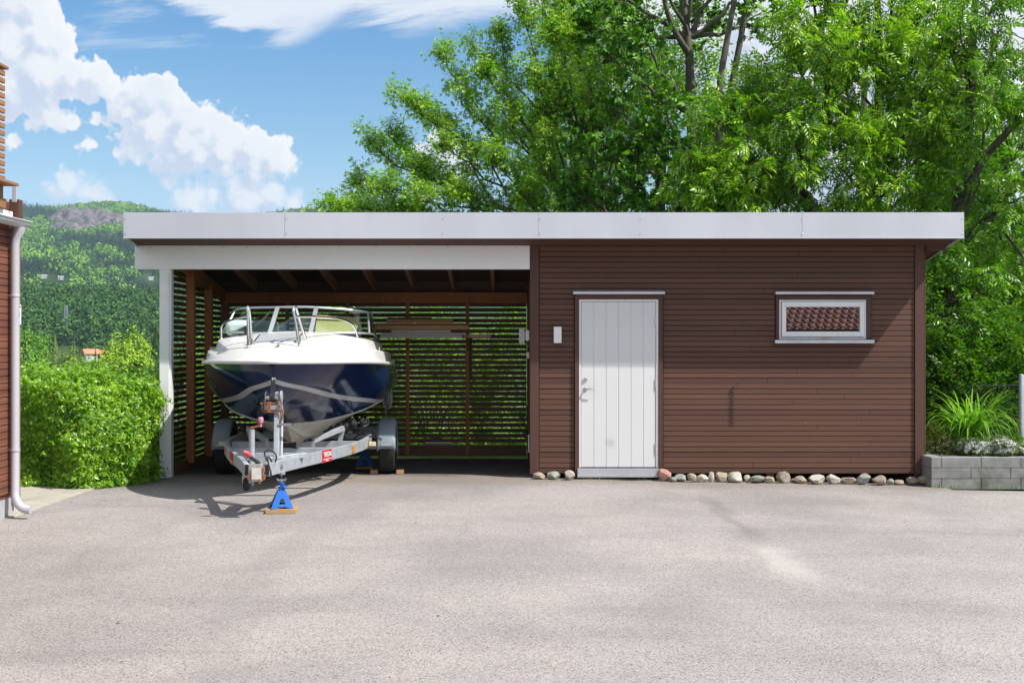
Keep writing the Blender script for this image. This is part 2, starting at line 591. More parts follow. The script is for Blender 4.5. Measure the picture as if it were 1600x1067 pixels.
# door
def wx(a, b, y0, y1, pa, pb):              # a board given by its picture edges on the wall plane
    return MB().box(PX(a), PX(b), y0, y1, PZ(pb), PZ(pa))


mb = wx(898, 904.3, D - .034, D + .022, 460, 741)
mb.v += []
t2 = MB().box(PX(1028.7), PX(1035), D - .034, D + .022, PZ(741), PZ(460))
t3 = MB().box(PX(904.3), PX(1028.7), D - .032, D + .022, PZ(467.6), PZ(460))
mb.add(t2.v, t2.f); mb.add(t3.v, t3.f)
door_trim = ob('door_trim', mb, M['trim'], shed, bevel=.003)
cap = MB()
cap.add(*(lambda q: (q.v, q.f))(wx(895, 1038, D - .075, D - .060, 456.0, 460)))
cap.prism([(D - .070, PZ(456.2)), (D + .02, PZ(452)), (D + .02, PZ(458)), (D - .070, PZ(458.5))],
          lambda y, z: (PX(895), y, z), lambda y, z: (PX(1038), y, z))
ob('drip_cap', cap, M['alu'], shed, bevel=.002)

dfr = MB()
for (a, b, c, d) in ((904.6, 907.6, 468, 730), (1025.0, 1028.4, 468, 730)):
    dfr.box(PX(a), PX(b), D - .022, D + .02, PZ(d), PZ(c))
dfr.box(PX(907.6), PX(1025.0), D - .021, D + .02, PZ(471), PZ(468))
door = MB()
xs = np.linspace(PX(908.2), PX(1024.4), 7)
for i in range(6):                         # six planks with V grooves between
    g_ = .0035
    door.box(xs[i] + (g_ if i else 0), xs[i + 1] - (g_ if i < 5 else 0), D - .012, D + .018, PZ(729.5), PZ(471.6))
door.box(xs[0], xs[-1], D - .007, D + .020, PZ(729.3), PZ(471.8))
dm = M['door']                                # a soft grey smudge low on the door
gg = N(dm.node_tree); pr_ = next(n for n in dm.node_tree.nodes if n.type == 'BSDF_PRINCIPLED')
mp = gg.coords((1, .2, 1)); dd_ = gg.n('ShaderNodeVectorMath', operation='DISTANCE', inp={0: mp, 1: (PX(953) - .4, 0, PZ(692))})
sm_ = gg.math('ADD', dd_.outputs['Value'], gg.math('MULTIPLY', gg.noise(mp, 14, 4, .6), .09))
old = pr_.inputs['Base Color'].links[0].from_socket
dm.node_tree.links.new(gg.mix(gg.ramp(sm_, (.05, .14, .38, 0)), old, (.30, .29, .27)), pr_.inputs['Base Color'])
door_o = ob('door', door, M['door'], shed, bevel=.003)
ob('door_frame', dfr, M['white'], door_o, bevel=.002)
sill = MB().box(PX(902), PX(1028.7), D - .075, D - .02, PZ(742), PZ(731)).box(PX(901.5), PX(1029.2), D - .085, D - .076, PZ(744.5), PZ(740))
ob('doorstep', sill, M['alu'], shed, bevel=.003)
# lock, lever, hinges
c0 = Vector((PX(914.2), D - .012, PZ(593)))
lk = MB().lathe(c0, (0, -1, 0), [(.027, 0), (.027, .008), (.022, .014), (.011, .015), (.011, .022), (.0, .022)], 20)
ob('lock', lk, M['steel'], door_o, smooth=35)
c1 = Vector((PX(914.5), D - .012, PZ(608)))
hd = MB().lathe(c1, (0, -1, 0), [(.026, 0), (.026, .008), (.020, .012), (.010, .013), (.010, .05), (0, .05)], 20)
hd.tube([c1 + Vector(p) for p in ((0, -.045, 0), (.03, -.052, .004), (.08, -.052, .003), (.105, -.050, -.004), (.122, -.046, -.016))],
        [.009, .008, .007, .006, .005], 8)
ob('handle', hd, M['steel'], door_o, smooth=40)
for py in (503, 600, 700):
    hg = MB().lathe((PX(1024.2), D - .018, PZ(py + 9)), (0, 0, 1), [(.008, 0), (.008, .135), (.005, .14)], 10)
    ob('hinge', hg, M['steel'], door_o, smooth=40)
kb = MB().lathe((PX(966.5), D - .0125, PZ(510)), (0, -1, 0), [(.006, 0), (.006, .006), (.003, .010)], 12)
ob('peephole', kb, M['steel'], door_o, smooth=40)

# window
wf = MB()
for (a, b, c, d) in ((1212, 1216.6, 461.5, 530), (1353.4, 1360, 461.5, 530), (1216.6, 1353.4, 461.5, 468)):
    wf.box(PX(a), PX(b), D - .030, D + .022, PZ(d), PZ(c))
wf.box(PX(1209.5), PX(1361), D - .028, D + .022, PZ(541), PZ(536.6))
ob('window_trim', wf, M['trimx'], shed, bevel=.003)
cap = MB()
cap.add(*(lambda q: (q.v, q.f))(wx(1210, 1363.5, D - .075, D - .060, 456.2, 460.2)))
cap.prism([(D - .070, PZ(456.4)), (D + .02, PZ(454.0)), (D + .02, PZ(459)), (D - .070, PZ(459))],
          lambda y, z: (PX(1210), y, z), lambda y, z: (PX(1363.5), y, z))
ob('drip_cap', cap, M['alu'], shed, bevel=.002)
win = MB()
for (a, b, c, d) in ((1217, 1220, 468.4, 530), (1350, 1353, 468.4, 530), (1220, 1350, 468.4, 471), (1220, 1350, 526.8, 530)):
    win.box(PX(a), PX(b), D - .014, D + .06, PZ(d), PZ(c))
win_o = ob('window', win, M['white'], shed, bevel=.003)
sa = MB()
for (a, b, c, d) in ((1220.8, 1227.6, 471.6, 526.2), (1342.8, 1349.4, 471.6, 526.2), (1227.6, 1342.8, 471.6, 479.6), (1227.6, 1342.8, 518, 526.2)):
    sa.box(PX(a), PX(b), D - .034, D + .04, PZ(d), PZ(c))
ob('sash', sa, M['white'], win_o, bevel=.004)
gm = glassmat('window_glass', (.25, .26, .27), 1.0, 0, .30)
ob('pane', MB().box(PX(1227), PX(1343.4), D + .004, D + .012, PZ(518.6), PZ(479)), gm, win_o)
ob('sill', MB().box(PX(1209), PX(1363.5), D - .085, D - .034, PZ(536.4), PZ(531.0)), M['alu'], win_o, bevel=.003)
ob('latch', MB().box(PX(1284), PX(1300), D - .020, D - .0145, PZ(530), PZ(527.2)), M['steel'], win_o)

# roof: boards on rafters, metal edge all round
RX0, RX1 = PX(193, 15.45), PX(1506, 15.45)
RYF, RYB = 15.47, 19.45
mb = MB()
mb.prism([(RYF, zb(RYF) + .152), (RYB, zb(RYB) + .152), (RYB, zb(RYB) + .20), (RYF, zb(RYF) + .20)],
         lambda y, z: (RX0 + .03, y, z), lambda y, z: (RX1 - .03, y, z))
roof = ob('roof', mb, M['deckboard'], shed)
zt, zl = PZ(332.3, 15.45), PZ(371.5, 15.45)
fb = MB()
joints = [193, 445, 841, 1253, 1506]
for a, b in zip(joints, joints[1:]):
    fb.box(PX(a, 15.45) + .0008, PX(b, 15.45) - .0008, 15.44 - (.0015 if joints.index(a) % 2 else 0), 15.468, zl, zt)
fb.box(RX0, RX1, 15.432, 15.437, zl - .012, zl + .004)                  # drip lip
fas = ob('fascia', fb, M['fascia'], shed, bevel=.002)
for px in (195.5, 447.5, 692, 843.5, 1001, 1253.5, 1503.5):
    for py in (342, 365):
        ob('screw', MB().lathe((PX(px, 15.44), 15.437, PZ(py, 15.44)), (0, -1, 0), [(.0065, 0), (.006, .005), (.003, .007)], 8), M['steel'], fas)
for x0, x1 in ((RX0, RX0 + .025), (RX1 - .025, RX1)):
    sd = MB().prism([(15.469, zl), (RYB, zl - (RYB - 15.47) * SL), (RYB, zt - (RYB - 15.47) * SL), (15.469, zt)],
                    lambda y, z: (x0, y, z), lambda y, z: (x1, y, z))
    ob('roof_edge', sd, M['fascia'], shed, bevel=.002)
ob('roof_edge', MB().box(RX0, RX1, RYB, RYB + .03, zl - (RYB - 15.47) * SL, zt - (RYB - 15.47) * SL), M['fascia'], shed)
mb = MB()                                   # the sheet on top
mb.prism([(RYF, zb(RYF) + .201), (RYB - .01, zb(RYB) + .201), (RYB - .01, zb(RYB) + .21), (RYF, zb(RYF) + .21)],
         lambda y, z: (RX0 + .03, y, z), lambda y, z: (RX1 - .03, y, z))
ob('roof_sheet', mb, M['rubber'], roof)
# soffit boards under the front overhang
mb = MB()
for k in range(5):
    y0 = 15.475 + k * .107
    mb.prism([(y0, zb(y0) - .004), (y0 + .101, zb(y0 + .101) - .004), (y0 + .101, zb(y0 + .101) + .014), (y0, zb(y0) + .014)],
             lambda y, z: (RX0 + .03, y, z), lambda y, z: (RX1 - .03, y, z))
ob('soffit', mb, M['trimx'], shed)
# verge board carrying the right overhang
ob('verge_board', MB().box(XR + .03, RX1 - .03, D - .01, D + .03, PZ(392), PZ(383)), M['trimx'], shed, bevel=.003)
sd = MB().prism([(15.5, zb(15.5) - .006), (RYB - .05, zb(RYB - .05) - .006), (RYB - .05, zb(RYB - .05) + .012), (15.5, zb(15.5) + .012)],
                lambda y, z: (XR + .026, y, z), lambda y, z: (RX1 - .031, y, z))
sd2 = MB().prism([(16.03, zb(16.03) - .006), (RYB - .05, zb(RYB - .05) - .006), (RYB - .05, zb(RYB - .05) + .012), (16.03, zb(16.03) + .012)],
                 lambda y, z: (RX0 + .031, y, z), lambda y, z: (XL - .12, y, z))
sd.v = [(x, y if y > 16 else 16.035, z if y > 16 else z - (16.035 - 15.5) * SL) for x, y, z in sd.v]
ob('soffit', sd2, M['trimx'], shed)
ob('soffit', sd, M['trimx'], shed)

# carport timber
mb = MB().box(PX(211.5), PX(828) - .003, D - .030, D + .018, PZ(421), PZ(384))
beam = ob('white_beam', mb, M['white_wood'], shed, bevel=.004)
for px in (237, 313, 349, 387, 434, 463, 530, 588, 640, 700, 757, 806):
    ob('screw', MB().lathe((PX(px), D - .0305, PZ(387 + (px % 3) * .5)), (0, -1, 0), [(.007, 0), (.005, .003)], 8), M['steel'], beam)
ob('inner_beam', MB().box(XL - .05, XS, D + .020, D + .075, 2.66, 2.892), M['beam'], shed)
pz0 = zg(XL, D) + .0
mb = MB().box(PX(250), PX(264.8), D - .027, D + .0, pz0, PZ(421) - .001).box(PX(250) + .004, PX(267.5), D + .0005, D + .11, pz0 + .003, PZ(421) - .001)
ob('white_post', mb, M['white_wood'], shed, bevel=.003)
for y in (17.0, 18.0):
    ob('post', MB().box(XL - .06, XL + .045, y - .05, y + .05, .09, zb(y) - .12), M['post'], shed, bevel=.004)
ob('post', MB().box(XL - .06, XL + .05, YB - .06, YB + .05, -.06, 2.43), M['beam'], shed, bevel=.004)
sb = MB().prism([(D + .08, zb(D + .08) - .003), (YB - .03, zb(YB - .03) - .003), (YB - .03, zb(YB - .03) - .17), (D + .08, zb(D + .08) - .20)],
                lambda y, z: (XL - .05, y, z), lambda y, z: (XL + .02, y, z))
ob('side_beam', sb, M['post'], shed)
BX = [-.66, -1.548, -2.44, -3.33]
for x in BX:
    ob('post', MB().box(x - .026, x + .026, YB - .05, YB + .0, .02, 2.265), M['post'], shed, bevel=.003)
ob('back_beam', MB().box(XL - .03, XS, YB - .075, YB + .02, 2.266, 2.427), M['post'], shed, bevel=.004)
ob('eave_board', MB().box(XL - .08, XS - .005, YB + .026, YB + .045, 2.40, zb(YB + .04) + .148), M['deckboard'], shed)
for k in range(7):
    x = -.276 - .588 * k
    rf = MB().prism([(15.52, zb(15.52) + .016), (RYB - .05, zb(RYB - .05) + .001), (RYB - .05, zb(RYB - .05) + .15), (15.52, zb(15.52) + .15)],
                    lambda y, z: (x - .024, y, z), lambda y, z: (x + .024, y, z))
    ob('rafter', rf, M['rafter'], shed)
# slat walls
sr = random.Random(5)
mb = MB()
z = .20
while z < 2.40:
    x = XL - .05
    brk = sorted(sr.sample(BX, 2))
    ends = [x] + [b + sr.uniform(-.01, .01) for b in brk] + [XS - .01]
    for a, b in zip(ends, ends[1:]):
        dz = sr.uniform(-.004, .004)
        mb.box(a + .001, b - .001, YB + .002 + sr.uniform(0, .003), YB + .024, z + dz, z + .0545 + dz)
    z += .0775
ob('slat_screen', mb, M['slat'], shed, bevel=.002)
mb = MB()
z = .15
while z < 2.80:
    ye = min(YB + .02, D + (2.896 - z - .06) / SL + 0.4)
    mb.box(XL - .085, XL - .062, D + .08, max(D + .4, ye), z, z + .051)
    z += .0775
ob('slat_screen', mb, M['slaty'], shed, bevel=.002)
ob('kick_board', MB().box(XL + .06, XS - .012, YB - .03, YB + .0015, .005, .165), M['beam'], shed, bevel=.003)
ob('kick_board', MB().box(XL - .06, XL - .03, D + .12, YB - .07, -.05, .14), M['beam'], shed, bevel=.003)
for px in (636, 730):                      # shelf brackets for the timber
    x = PX(px, 18.8)
    b = MB().bar((x, YB - .05, 1.76), (x, YB - .38, 1.76), .04, .03)
    b.bar((x, YB - .05, 1.58), (x, YB - .33, 1.75), .03, .02, (1, 0, 0))
    ob('shelf_bracket', b, M['post'], shed)
ob('loose_board', MB().box(PX(731, 19.05), PX(738, 19.05), 19.03, 19.05, PZ(590, 19.05), PZ(528, 19.05)), M['beam'], shed)

# fittings hung on the shed
lamp = thing('wall_lamp', 'white upright box lamp on brown cladding beside the white door', 'lamp', (PX(870.5), D, PZ(523)))
ob('lamp_housing', MB().box(PX(865), PX(877), D - .085, D - .003, PZ(536), PZ(510.5)), M['white'], lamp, bevel=.005)
ob('lamp_lens', MB().box(PX(866), PX(876), D - .080, D - .010, PZ(537.2), PZ(536.1)), M['glass'], lamp)
bx = thing('meter_box', 'grey box on an arm from the dark carport side wall, larger of two', 'electrical box', (.19, 17.25, PZ(524, 17.2)))
ob('cover', MB().box(.095, .172, 17.18, 17.30, PZ(536, 17.2), PZ(513, 17.2)), M['white_wood'], bx, bevel=.006)
ob('mount', MB().box(.1725, .2225, 17.20, 17.27, PZ(531, 17.2), PZ(518, 17.2)), M['white_wood'], bx, bevel=.004)
o = ob('socket_box', MB().box(.176, .2225, 16.36, 16.46, PZ(532, 16.4), PZ(516, 16.4)), M['white'], bevel=.006,
       label='small white box on carport side wall next to brown corner board', cat='electrical box')
o = ob('junction_box', MB().box(.185, .2225, 16.30, 16.38, PZ(560, 16.34), PZ(550, 16.34)), surf('cream_plastic', (.62, .56, .44), .4, .05, 4), bevel=.008,
       label='cream rounded junction box low on carport side wall below the white boxes', cat='electrical box')
cdt = MB().tube([(.214, 16.2, PZ(707, 16.2)), (.214, 16.2, PZ(679, 16.2))], .008, 8)
ob('conduit', cdt, M['white'], smooth=40, label='short white conduit pipe near the ground on carport side wall', cat='pipe')
# squiggly iron wire on a nail
wr = MB()
wrr = random.Random(11)
for q in range(2):
    pts = []
    for i in range(60):
        t = i / 59
        pts.append((PX(1143.5 + 2.6 * math.sin(i * 1.15 + q * 2) + q * 1.4), D - .014 + .005 * math.sin(i * .9), PZ(605 + 59 * t)))
    wr.tube(pts, .0022, 5)
wr.lathe((PX(1146), D - .003, PZ(604.5)), (0, -1, 0), [(.004, 0), (.004, .02), (.008, .022), (.008, .025)], 8)
ob('wall_hook', wr, M['plastic'], smooth=60, label='dark squiggly iron wire hanging on the cladding right of door', cat='wire')

# ================================================================== timber stacked on the brackets
wcol = {'g': wood('grey_board', (.60, .55, .51), 'X', None, var=.15), 'd': wood('dark_board', (.12, .07, .05), 'X', None, var=.2),
        'b': wood('brown_board', (.42, .22, .11), 'X', None, var=.2), 'o': wood('orange_board', (.62, .36, .17), 'X', None, var=.2),
        'p': wood('pink_board', (.55, .36, .25), 'X', None, var=.15)}
planks = [  # picture x0,x1,y0,y1, near edge, depth, colour, label
    (605, 674, 496, 498.6, 18.70, .14, 'd', 'thin weathered board on top of the timber stack'),
    (604, 708, 498.8, 504.4, 18.66, .15, 'b', 'short brown plank just under the top board of timber stack'),
    (587, 734.5, 505, 508.2, 18.68, .16, 'b', 'long thin brown board in the middle of the timber stack'),
    (589, 732, 508.6, 514.8, 18.62, .10, 'o', 'orange brown knotty plank, lightest brown in the timber stack'),
    (590, 611.5, 515.2, 519, 18.58, .05, 'd', 'short dark offcut lying at boat end of the timber stack'),
    (612, 704, 515.4, 519.6, 18.60, .12, 'g', 'upper pale grey board in the timber stack'),
    (705, 768, 515.0, 519.4, 18.63, .09, 'd', 'dark brown board sticking out at the shed end of stack'),
    (596, 723, 520.0, 523.8, 18.60, .15, 'g', 'middle grey board in the timber stack'),
    (724, 767, 522.6, 528, 18.66, .09, 'p', 'pinkish short board end low at shed end of timber stack'),
    (594, 722, 524.1, 528, 18.58, .16, 'g', 'lowest long grey board resting on the brackets'),
]
for (a, b, c, d, y, dep, k, lab) in planks:
    m_ = MB().box(PX(a, y), PX(b, y), y, y + dep, PZ(d, y), PZ(c, y))
    ob('plank', m_, wcol[k], bevel=.002, label=lab, cat='plank', group='planks stacked on the carport wall')
m_ = MB().box(PX(665, 19.3), PX(706, 19.3), 19.2, 19.5, PZ(705, 19.3), PZ(691, 19.3))
ob('timber_sleeper', m_, wcol['g'], bevel=.006, label='grey topped timber lying behind foot of the slat wall', cat='timber')

# ================================================================== stones along the shed foot
stone_m = {}
for k, c in (('tan', (.36, .30, .22)), ('grey', (.30, .29, .27)), ('pink', (.40, .21, .18)), ('green', (.26, .28, .23)), ('pale', (.45, .42, .36)), ('brown', (.30, .24, .19))):
    stone_m[k] = surf('stone_' + k, c, .85, .25, 9, bump=.5, bscale=45, dirt=(shade(c, .45), .6))
stones = [  # px0, px1, py0, py1, colour, tilt, label
    (833, 853, 739, 750, 'tan', 0, 'smooth tan stone at the corner post, first left of door'),
    (854, 875, 737, 750.5, 'green', 0, 'mossy speckled stone second from the corner post, left of door'),
    (880, 898, 736, 750.5, 'pale', .1, 'pale blocky stone hard against the left of the doorstep'),
    (1028, 1051, 732, 751, 'pink', -.4, 'pink angular stone leaning at the right of the doorstep'),
    (1044, 1057, 743, 751.5, 'green', 0, 'small greenish stone in front of the pink stone'),
    (1054, 1074, 739.5, 751.5, 'grey', 0, 'smooth oval grey stone just right of the pink stone'),
    (1074, 1088, 738, 751, 'tan', 0, 'rounded beige stone, second past the small greenish stone'),
    (1087, 1107, 739, 751.5, 'pale', 0, 'cracked pale stone left of the narrow upright pebble'),
    (1107, 1117, 734, 751.5, 'pale', 0, 'narrow upright pale pebble standing on end'),
    (1118, 1136, 736, 751.5, 'tan', .2, 'yellowish faceted stone right of the narrow upright pebble'),
    (1137, 1162.5, 736, 752.5, 'pale', 0, 'broad pale round boulder, widest of the row near the door'),
    (1162, 1172, 741, 752, 'pale', 0, 'small pale stone tucked against the broad pale boulder'),
    (1171, 1194, 742, 753, 'green', .1, 'flat greenish stone below the hanging wire'),
    (1187, 1197, 741, 750, 'tan', 0, 'small tan stone half hidden behind the flat greenish stone'),
    (1194, 1212, 744, 754, 'tan', -.1, 'low yellowish stone left of the tall rounded boulder'),
    (1213, 1234, 734.5, 753, 'brown', .1, 'tall rounded pinkish brown boulder, tallest below the window'),
    (1235, 1244, 747, 753.5, 'grey', 0, 'tiny grey stone right of the tall rounded boulder'),
    (1240, 1261, 741, 753.5, 'brown', .1, 'smooth beige brown stone second right of tall rounded boulder'),
    (1261, 1289, 740.5, 754.5, 'pale', .15, 'long pale wedge stone below the window, left half'),
    (1290, 1313, 740, 755, 'pale', 0, 'pale lumpy stone straight below the middle right of window'),
    (1313, 1338, 744, 756, 'brown', -.1, 'low wedge of brownish stone left of the tilted slab'),
    (1338, 1363, 739, 756, 'grey', .5, 'grey slab stone tilted up to the right'),
    (1361, 1385, 742, 756.5, 'brown', 0, 'brown rounded stone propping up the tilted grey slab'),
    (1384.5, 1397, 748, 758, 'green', 0, 'small greenish round stone right of the brown propping stone'),
    (1397, 1413, 751, 759, 'brown', 0, 'flat low brown stone in a gap near the right corner'),
    (1415, 1435, 747, 760, 'brown', -.1, 'blocky brown stone second from the grey block wall'),
    (1435, 1456, 746, 760.5, 'tan', -.2, 'tan wedge stone touching the grey block wall'),
]
from mathutils import noise as mnoise
import bmesh


def stone_mesh(a, b, c, seed, tilt):
    bm = bmesh.new()
    bmesh.ops.create_icosphere(bm, subdivisions=4, radius=1)
    sr_ = random.Random(seed)
    off = Vector((sr_.uniform(0, 50), sr_.uniform(0, 50), sr_.uniform(0, 50)))
    cuts = [(Vector((sr_.gauss(0, 1), sr_.gauss(0, 1), sr_.gauss(0, 1))).normalized(), sr_.uniform(.58, .90)) for _ in range(10)]
    rot = Matrix.Rotation(-tilt, 3, 'Y')
    for v in bm.verts:
        p = v.co.copy()
        p *= 1 + .16 * mnoise.noise(p * 1.1 + off)
        for nrm, d in cuts:
            e = p.dot(nrm) - d
            if e > 0: p -= nrm * e * .93
        p *= 1 + .05 * mnoise.noise(p * 4 + off) + .02 * mnoise.noise(p * 9 + off)
        v.co = p
    xs_ = [v.co.x for v in bm.verts]; zs_ = [v.co.z for v in bm.verts]
    for v in bm.verts:
        v.co = Vector((v.co.x / max(map(abs, xs_)) * a, v.co.y * b, v.co.z / max(map(abs, zs_)) * c))
    if tilt:
        for v in bm.verts: v.co = rot @ v.co
        xs_ = [v.co.x for v in bm.verts]; zs_ = [v.co.z for v in bm.verts]
        for v in bm.verts: v.co.x *= a / max(map(abs, xs_)); v.co.z *= c / max(map(abs, zs_))
    mb = MB()
    mb.v = [tuple(v.co) for v in bm.verts]
    mb.f = [tuple(w.index for w in f.verts) for f in bm.faces]
    bm.free()
    return mb


for i, (a, b, c, d, k, tilt, lab) in enumerate(stones):
    Y = 15.86 - (.07 if 'front' in lab else 0) + (.07 if 'behind' in lab or 'tucked' in lab or 'tiny' in lab else 0)
    x0, x1, z0, z1 = PX(a, Y), PX(b, Y), PZ(d, Y), PZ(c, Y)
    sw, sh = (x1 - x0) / 2, (z1 - z0) / 2
    mb = stone_mesh(sw * 1.06, min(.14, sw * .95), sh * 1.10, 100 + i, tilt)
    cx_, cz_ = (x0 + x1) / 2, zg((x0 + x1) / 2, Y) + sh * .96
    mb.v = [(p[0] + cx_, p[1] + Y, p[2] + cz_) for p in mb.v]
    ob('stone', mb, stone_m[k], smooth=50, label=lab, cat='stone', group='stones lined up along the shed foot')

# ================================================================== house at the left
hs = thing('house', 'corner of a red brown boarded house with white gutter and slatted balcony', 'house', (-5.4, 11.0, 0))
HX, HY = -4.84, 12.56
M['hclad'] = wood('house_cladding', (.17, .065, .042), 'Y', .0665, var=.12)
M['hrail'] = wood('balcony_timber', (.27, .14, .075), 'Y', None, var=.2)
M['pipe'] = surf('grey_gutter_metal', (.52, .52, .56), .35, .04, 2, metal=.2, bump=.02)
mb = MB()
z = .24
hr = random.Random(2)
while z < 2.86:
    mb.box(HX - .022, HX + hr.uniform(-.001, .001), -1.5, HY - .10, z, z + .0595)
    z += .0665
ob('cladding', mb, M['hclad'], hs, bevel=.003)
ob('wall', MB().box(HX - 4.6, HX - .024, -1.5, HY - .02, .2, 2.9), M['hclad'], hs)
ob('corner_board', MB().box(HX - .12, HX + .018, HY - .099, HY + .0, .12, PZ(316, 12.5)), wood('house_corner_board', (.24, .10, .07), 'Z', None, var=.1), hs, bevel=.004)
fm = MB()
fm.box(HX - 4.6, HX - .035, -1.5, HY - .03, -.1, .235)
ob('foundation', fm, surf('pale_render', (.42, .42, .43), .8, .1, 6, bump=.4), hs)
gy = [8.5 + i * (12.42 - 8.5) / 10 for i in range(11)]
gt = MB()
prof = [(.062 * math.sin(a), -.062 * math.cos(a)) for a in np.linspace(-math.pi / 2, math.pi / 2, 13)]
rows = [[(-4.735 + p, y, 2.855 + q) for p, q in prof] for y in (-1.5, 12.42)]
gt.grid(rows)
rows2 = [[(-4.735 + p * .93, y, 2.857 + q * .93) for p, q in reversed(prof)] for y in (-1.5, 12.42)]
gt.grid(rows2)
gt.tube([(-4.735 + .064, -1.5, 2.857), (-4.735 + .064, 12.43, 2.857)], .008, 8)
gt.prism(prof, lambda p, q: (-4.735 + p, 12.42, 2.855 + q), lambda p, q: (-4.735 + p, 12.428, 2.855 + q))
ob('gutter', gt, M['pipe'], hs, smooth=50)
dp = MB()
dx, dyy = -4.775, 12.30
dp.tube([(-4.735, dyy, 2.80), (-4.738, dyy, 2.765), (-4.765, dyy, 2.70), (dx, dyy, 2.63), (dx, dyy, 1.2), (dx, dyy, .26)] +
        [(dx + .14 * (1 - math.cos(a)), dyy - .03 * math.sin(a), .26 - .17 * math.sin(a)) for a in np.linspace(.2, 1.45, 7)] + [(dx + .16, dyy - .03, .088)],
        [.062, .058, .044, .041, .041, .041] + [.041] * 7 + [.041], 16)
down = ob('downspout', dp, M['pipe'], hs, smooth=50)
for py in (462, 703):
    zz = PZ(py, dyy)
    b = MB().lathe((dx, dyy, zz - .012), (0, 0, 1), [(.046, 0), (.047, .004), (.047, .02), (.046, .024)], 16)
    b.bar((HX, dyy, zz + .004), (dx - .04, dyy, zz), .012, .012)
    ob('pipe_clip', b, M['pipe'], down, smooth=40)
# balcony over the gutter
bm_ = MB().box(HX - 3, -4.78, 6, 12.03, PZ(309, 12), PZ(290, 12)).box(HX - 3, -4.765, 6, 12.06, PZ(325, 12), PZ(310, 12))
ob('balcony_beam', bm_, M['hrail'], hs, bevel=.004)
ob('balcony_deck', MB().box(HX - 3, -4.66, 6, 12.10, PZ(289.5, 12), PZ(285, 12)), M['hrail'], hs, bevel=.003)
ob('post', MB().box(-4.845, -4.75, 12.33, 12.43, PZ(345, 12.4), PZ(316, 12.4) + .02), M['trim'], hs, bevel=.004)
ob('eave_board', MB().box(-4.83, -4.80, 6, 12.31, PZ(345, 12), PZ(326, 12)), M['white_wood'], hs, bevel=.003)
ob('flashing', MB().box(-4.755, -4.715, 12.17, 12.19, PZ(316, 12.2), PZ(287, 12.2)), M['pipe'], hs, bevel=.002)
rl = MB()
z = PZ(283, 12)
while z < PZ(112, 12):
    rl.box(-4.79, -4.762, 6, 12.03, z, z + .046)
    z += .0705
rl.box(-4.82, -4.74, 6, 12.06, PZ(107.5, 12), PZ(103, 12))
rail = ob('railing', rl, M['hrail'], hs, bevel=.003)
for y in (11.6, 9.8, 8.0):
    ob('post', MB().box(-4.86, -4.792, y - .05, y + .05, PZ(285, 12), PZ(108, 12)), M['hrail'], rail)
sg = MB().box(-4.818, -4.812, 12.44, 12.55, PZ(507, 12.5), PZ(476, 12.5))
sgo = thing('warning_sign', 'small white and red plate on the house corner beside the downspout', 'sign', (-4.815, 12.5, PZ(492, 12.5)))
ob('plate', sg, M['white'], sgo)
redm = surf('sign_red', (.55, .03, .03), .4, .03, 4, bump=0)
ob('band', MB().box(-4.8115, -4.811, 12.45, 12.54, PZ(481, 12.5), PZ(478, 12.5)), redm, sgo)
ob('emblem', MB().box(-4.8115, -4.811, 12.475, 12.515, PZ(495, 12.5), PZ(488, 12.5)), M['plastic'], sgo)
# ================================================================== the boat on its trailer
def pchip(xs, ys):
    xs, ys = np.array(xs, float), np.array(ys, float)
    h = np.diff(xs); d = np.diff(ys) / h
    m = np.zeros(len(xs)); m[0], m[-1] = d[0], d[-1]
    for i in range(1, len(xs) - 1):
        if d[i - 1] * d[i] > 0:
            w1, w2 = 2 * h[i] + h[i - 1], h[i] + 2 * h[i - 1]
            m[i] = (w1 + w2) / (w1 / d[i - 1] + w2 / d[i])

    def f(x):
        x = min(max(x, xs[0]), xs[-1])
        i = min(int(np.searchsorted(xs, x, side='right')) - 1, len(xs) - 2)
        t = (x - xs[i]) / h[i]
        return ((1 + 2 * t) * (1 - t) ** 2 * ys[i] + t * (1 - t) ** 2 * h[i] * m[i] + t * t * (3 - 2 * t) * ys[i + 1] + t * t * (t - 1) * h[i] * m[i + 1])
    return f


B0 = Vector((-2.49, 13.3, 0)); SLO = .065
AF = Vector((-SLO, 1, 0)).normalized(); RT = Vector((AF.y, -AF.x, 0))


def BP(s, b, z): return B0 + AF * s + RT * b + Vector((0, 0, z))


def BS(px, py, Y):            # picture point at depth Y -> boat s, b, z
    p = Vector(W(px, py, Y)); q = p - B0
    return (q.x * AF.x + q.y * AF.y, q.x * RT.x + q.y * RT.y, p.z)


SS = 5.35
hs_ = pchip([0, .06, .15, .3, .6, 1, 1.5, 2, 2.7, 4, SS], [.05, .14, .25, .40, .615, .80, .945, 1.035, 1.105, 1.125, 1.09])
zs_ = pchip([0, 1, 2, 2.7, 4, SS], [1.485, 1.472, 1.447, 1.424, 1.41, 1.40])
kz_ = pchip([0, .06, .15, .3, .5, .9, 1.4, 1.7, 2.0, 2.5, 3.5, SS], [1.44, 1.36, 1.27, 1.155, 1.04, .895, .735, .60, .475, .415, .40, .40])
S0 = 1.34
hc_ = pchip([S0, 1.7, 2.0, 2.5, 3.2, 4.0, SS], [.0, .22, .42, .76, .99, 1.03, 1.02])
cz_ = pchip([S0, 1.7, 2.0, 2.5, 3.2, 4.0, SS], [.752, .752, .767, .835, .925, .94, .95])


def top_low(s):
    return (hc_(s), cz_(s)) if s > S0 else (0.0, kz_(s))


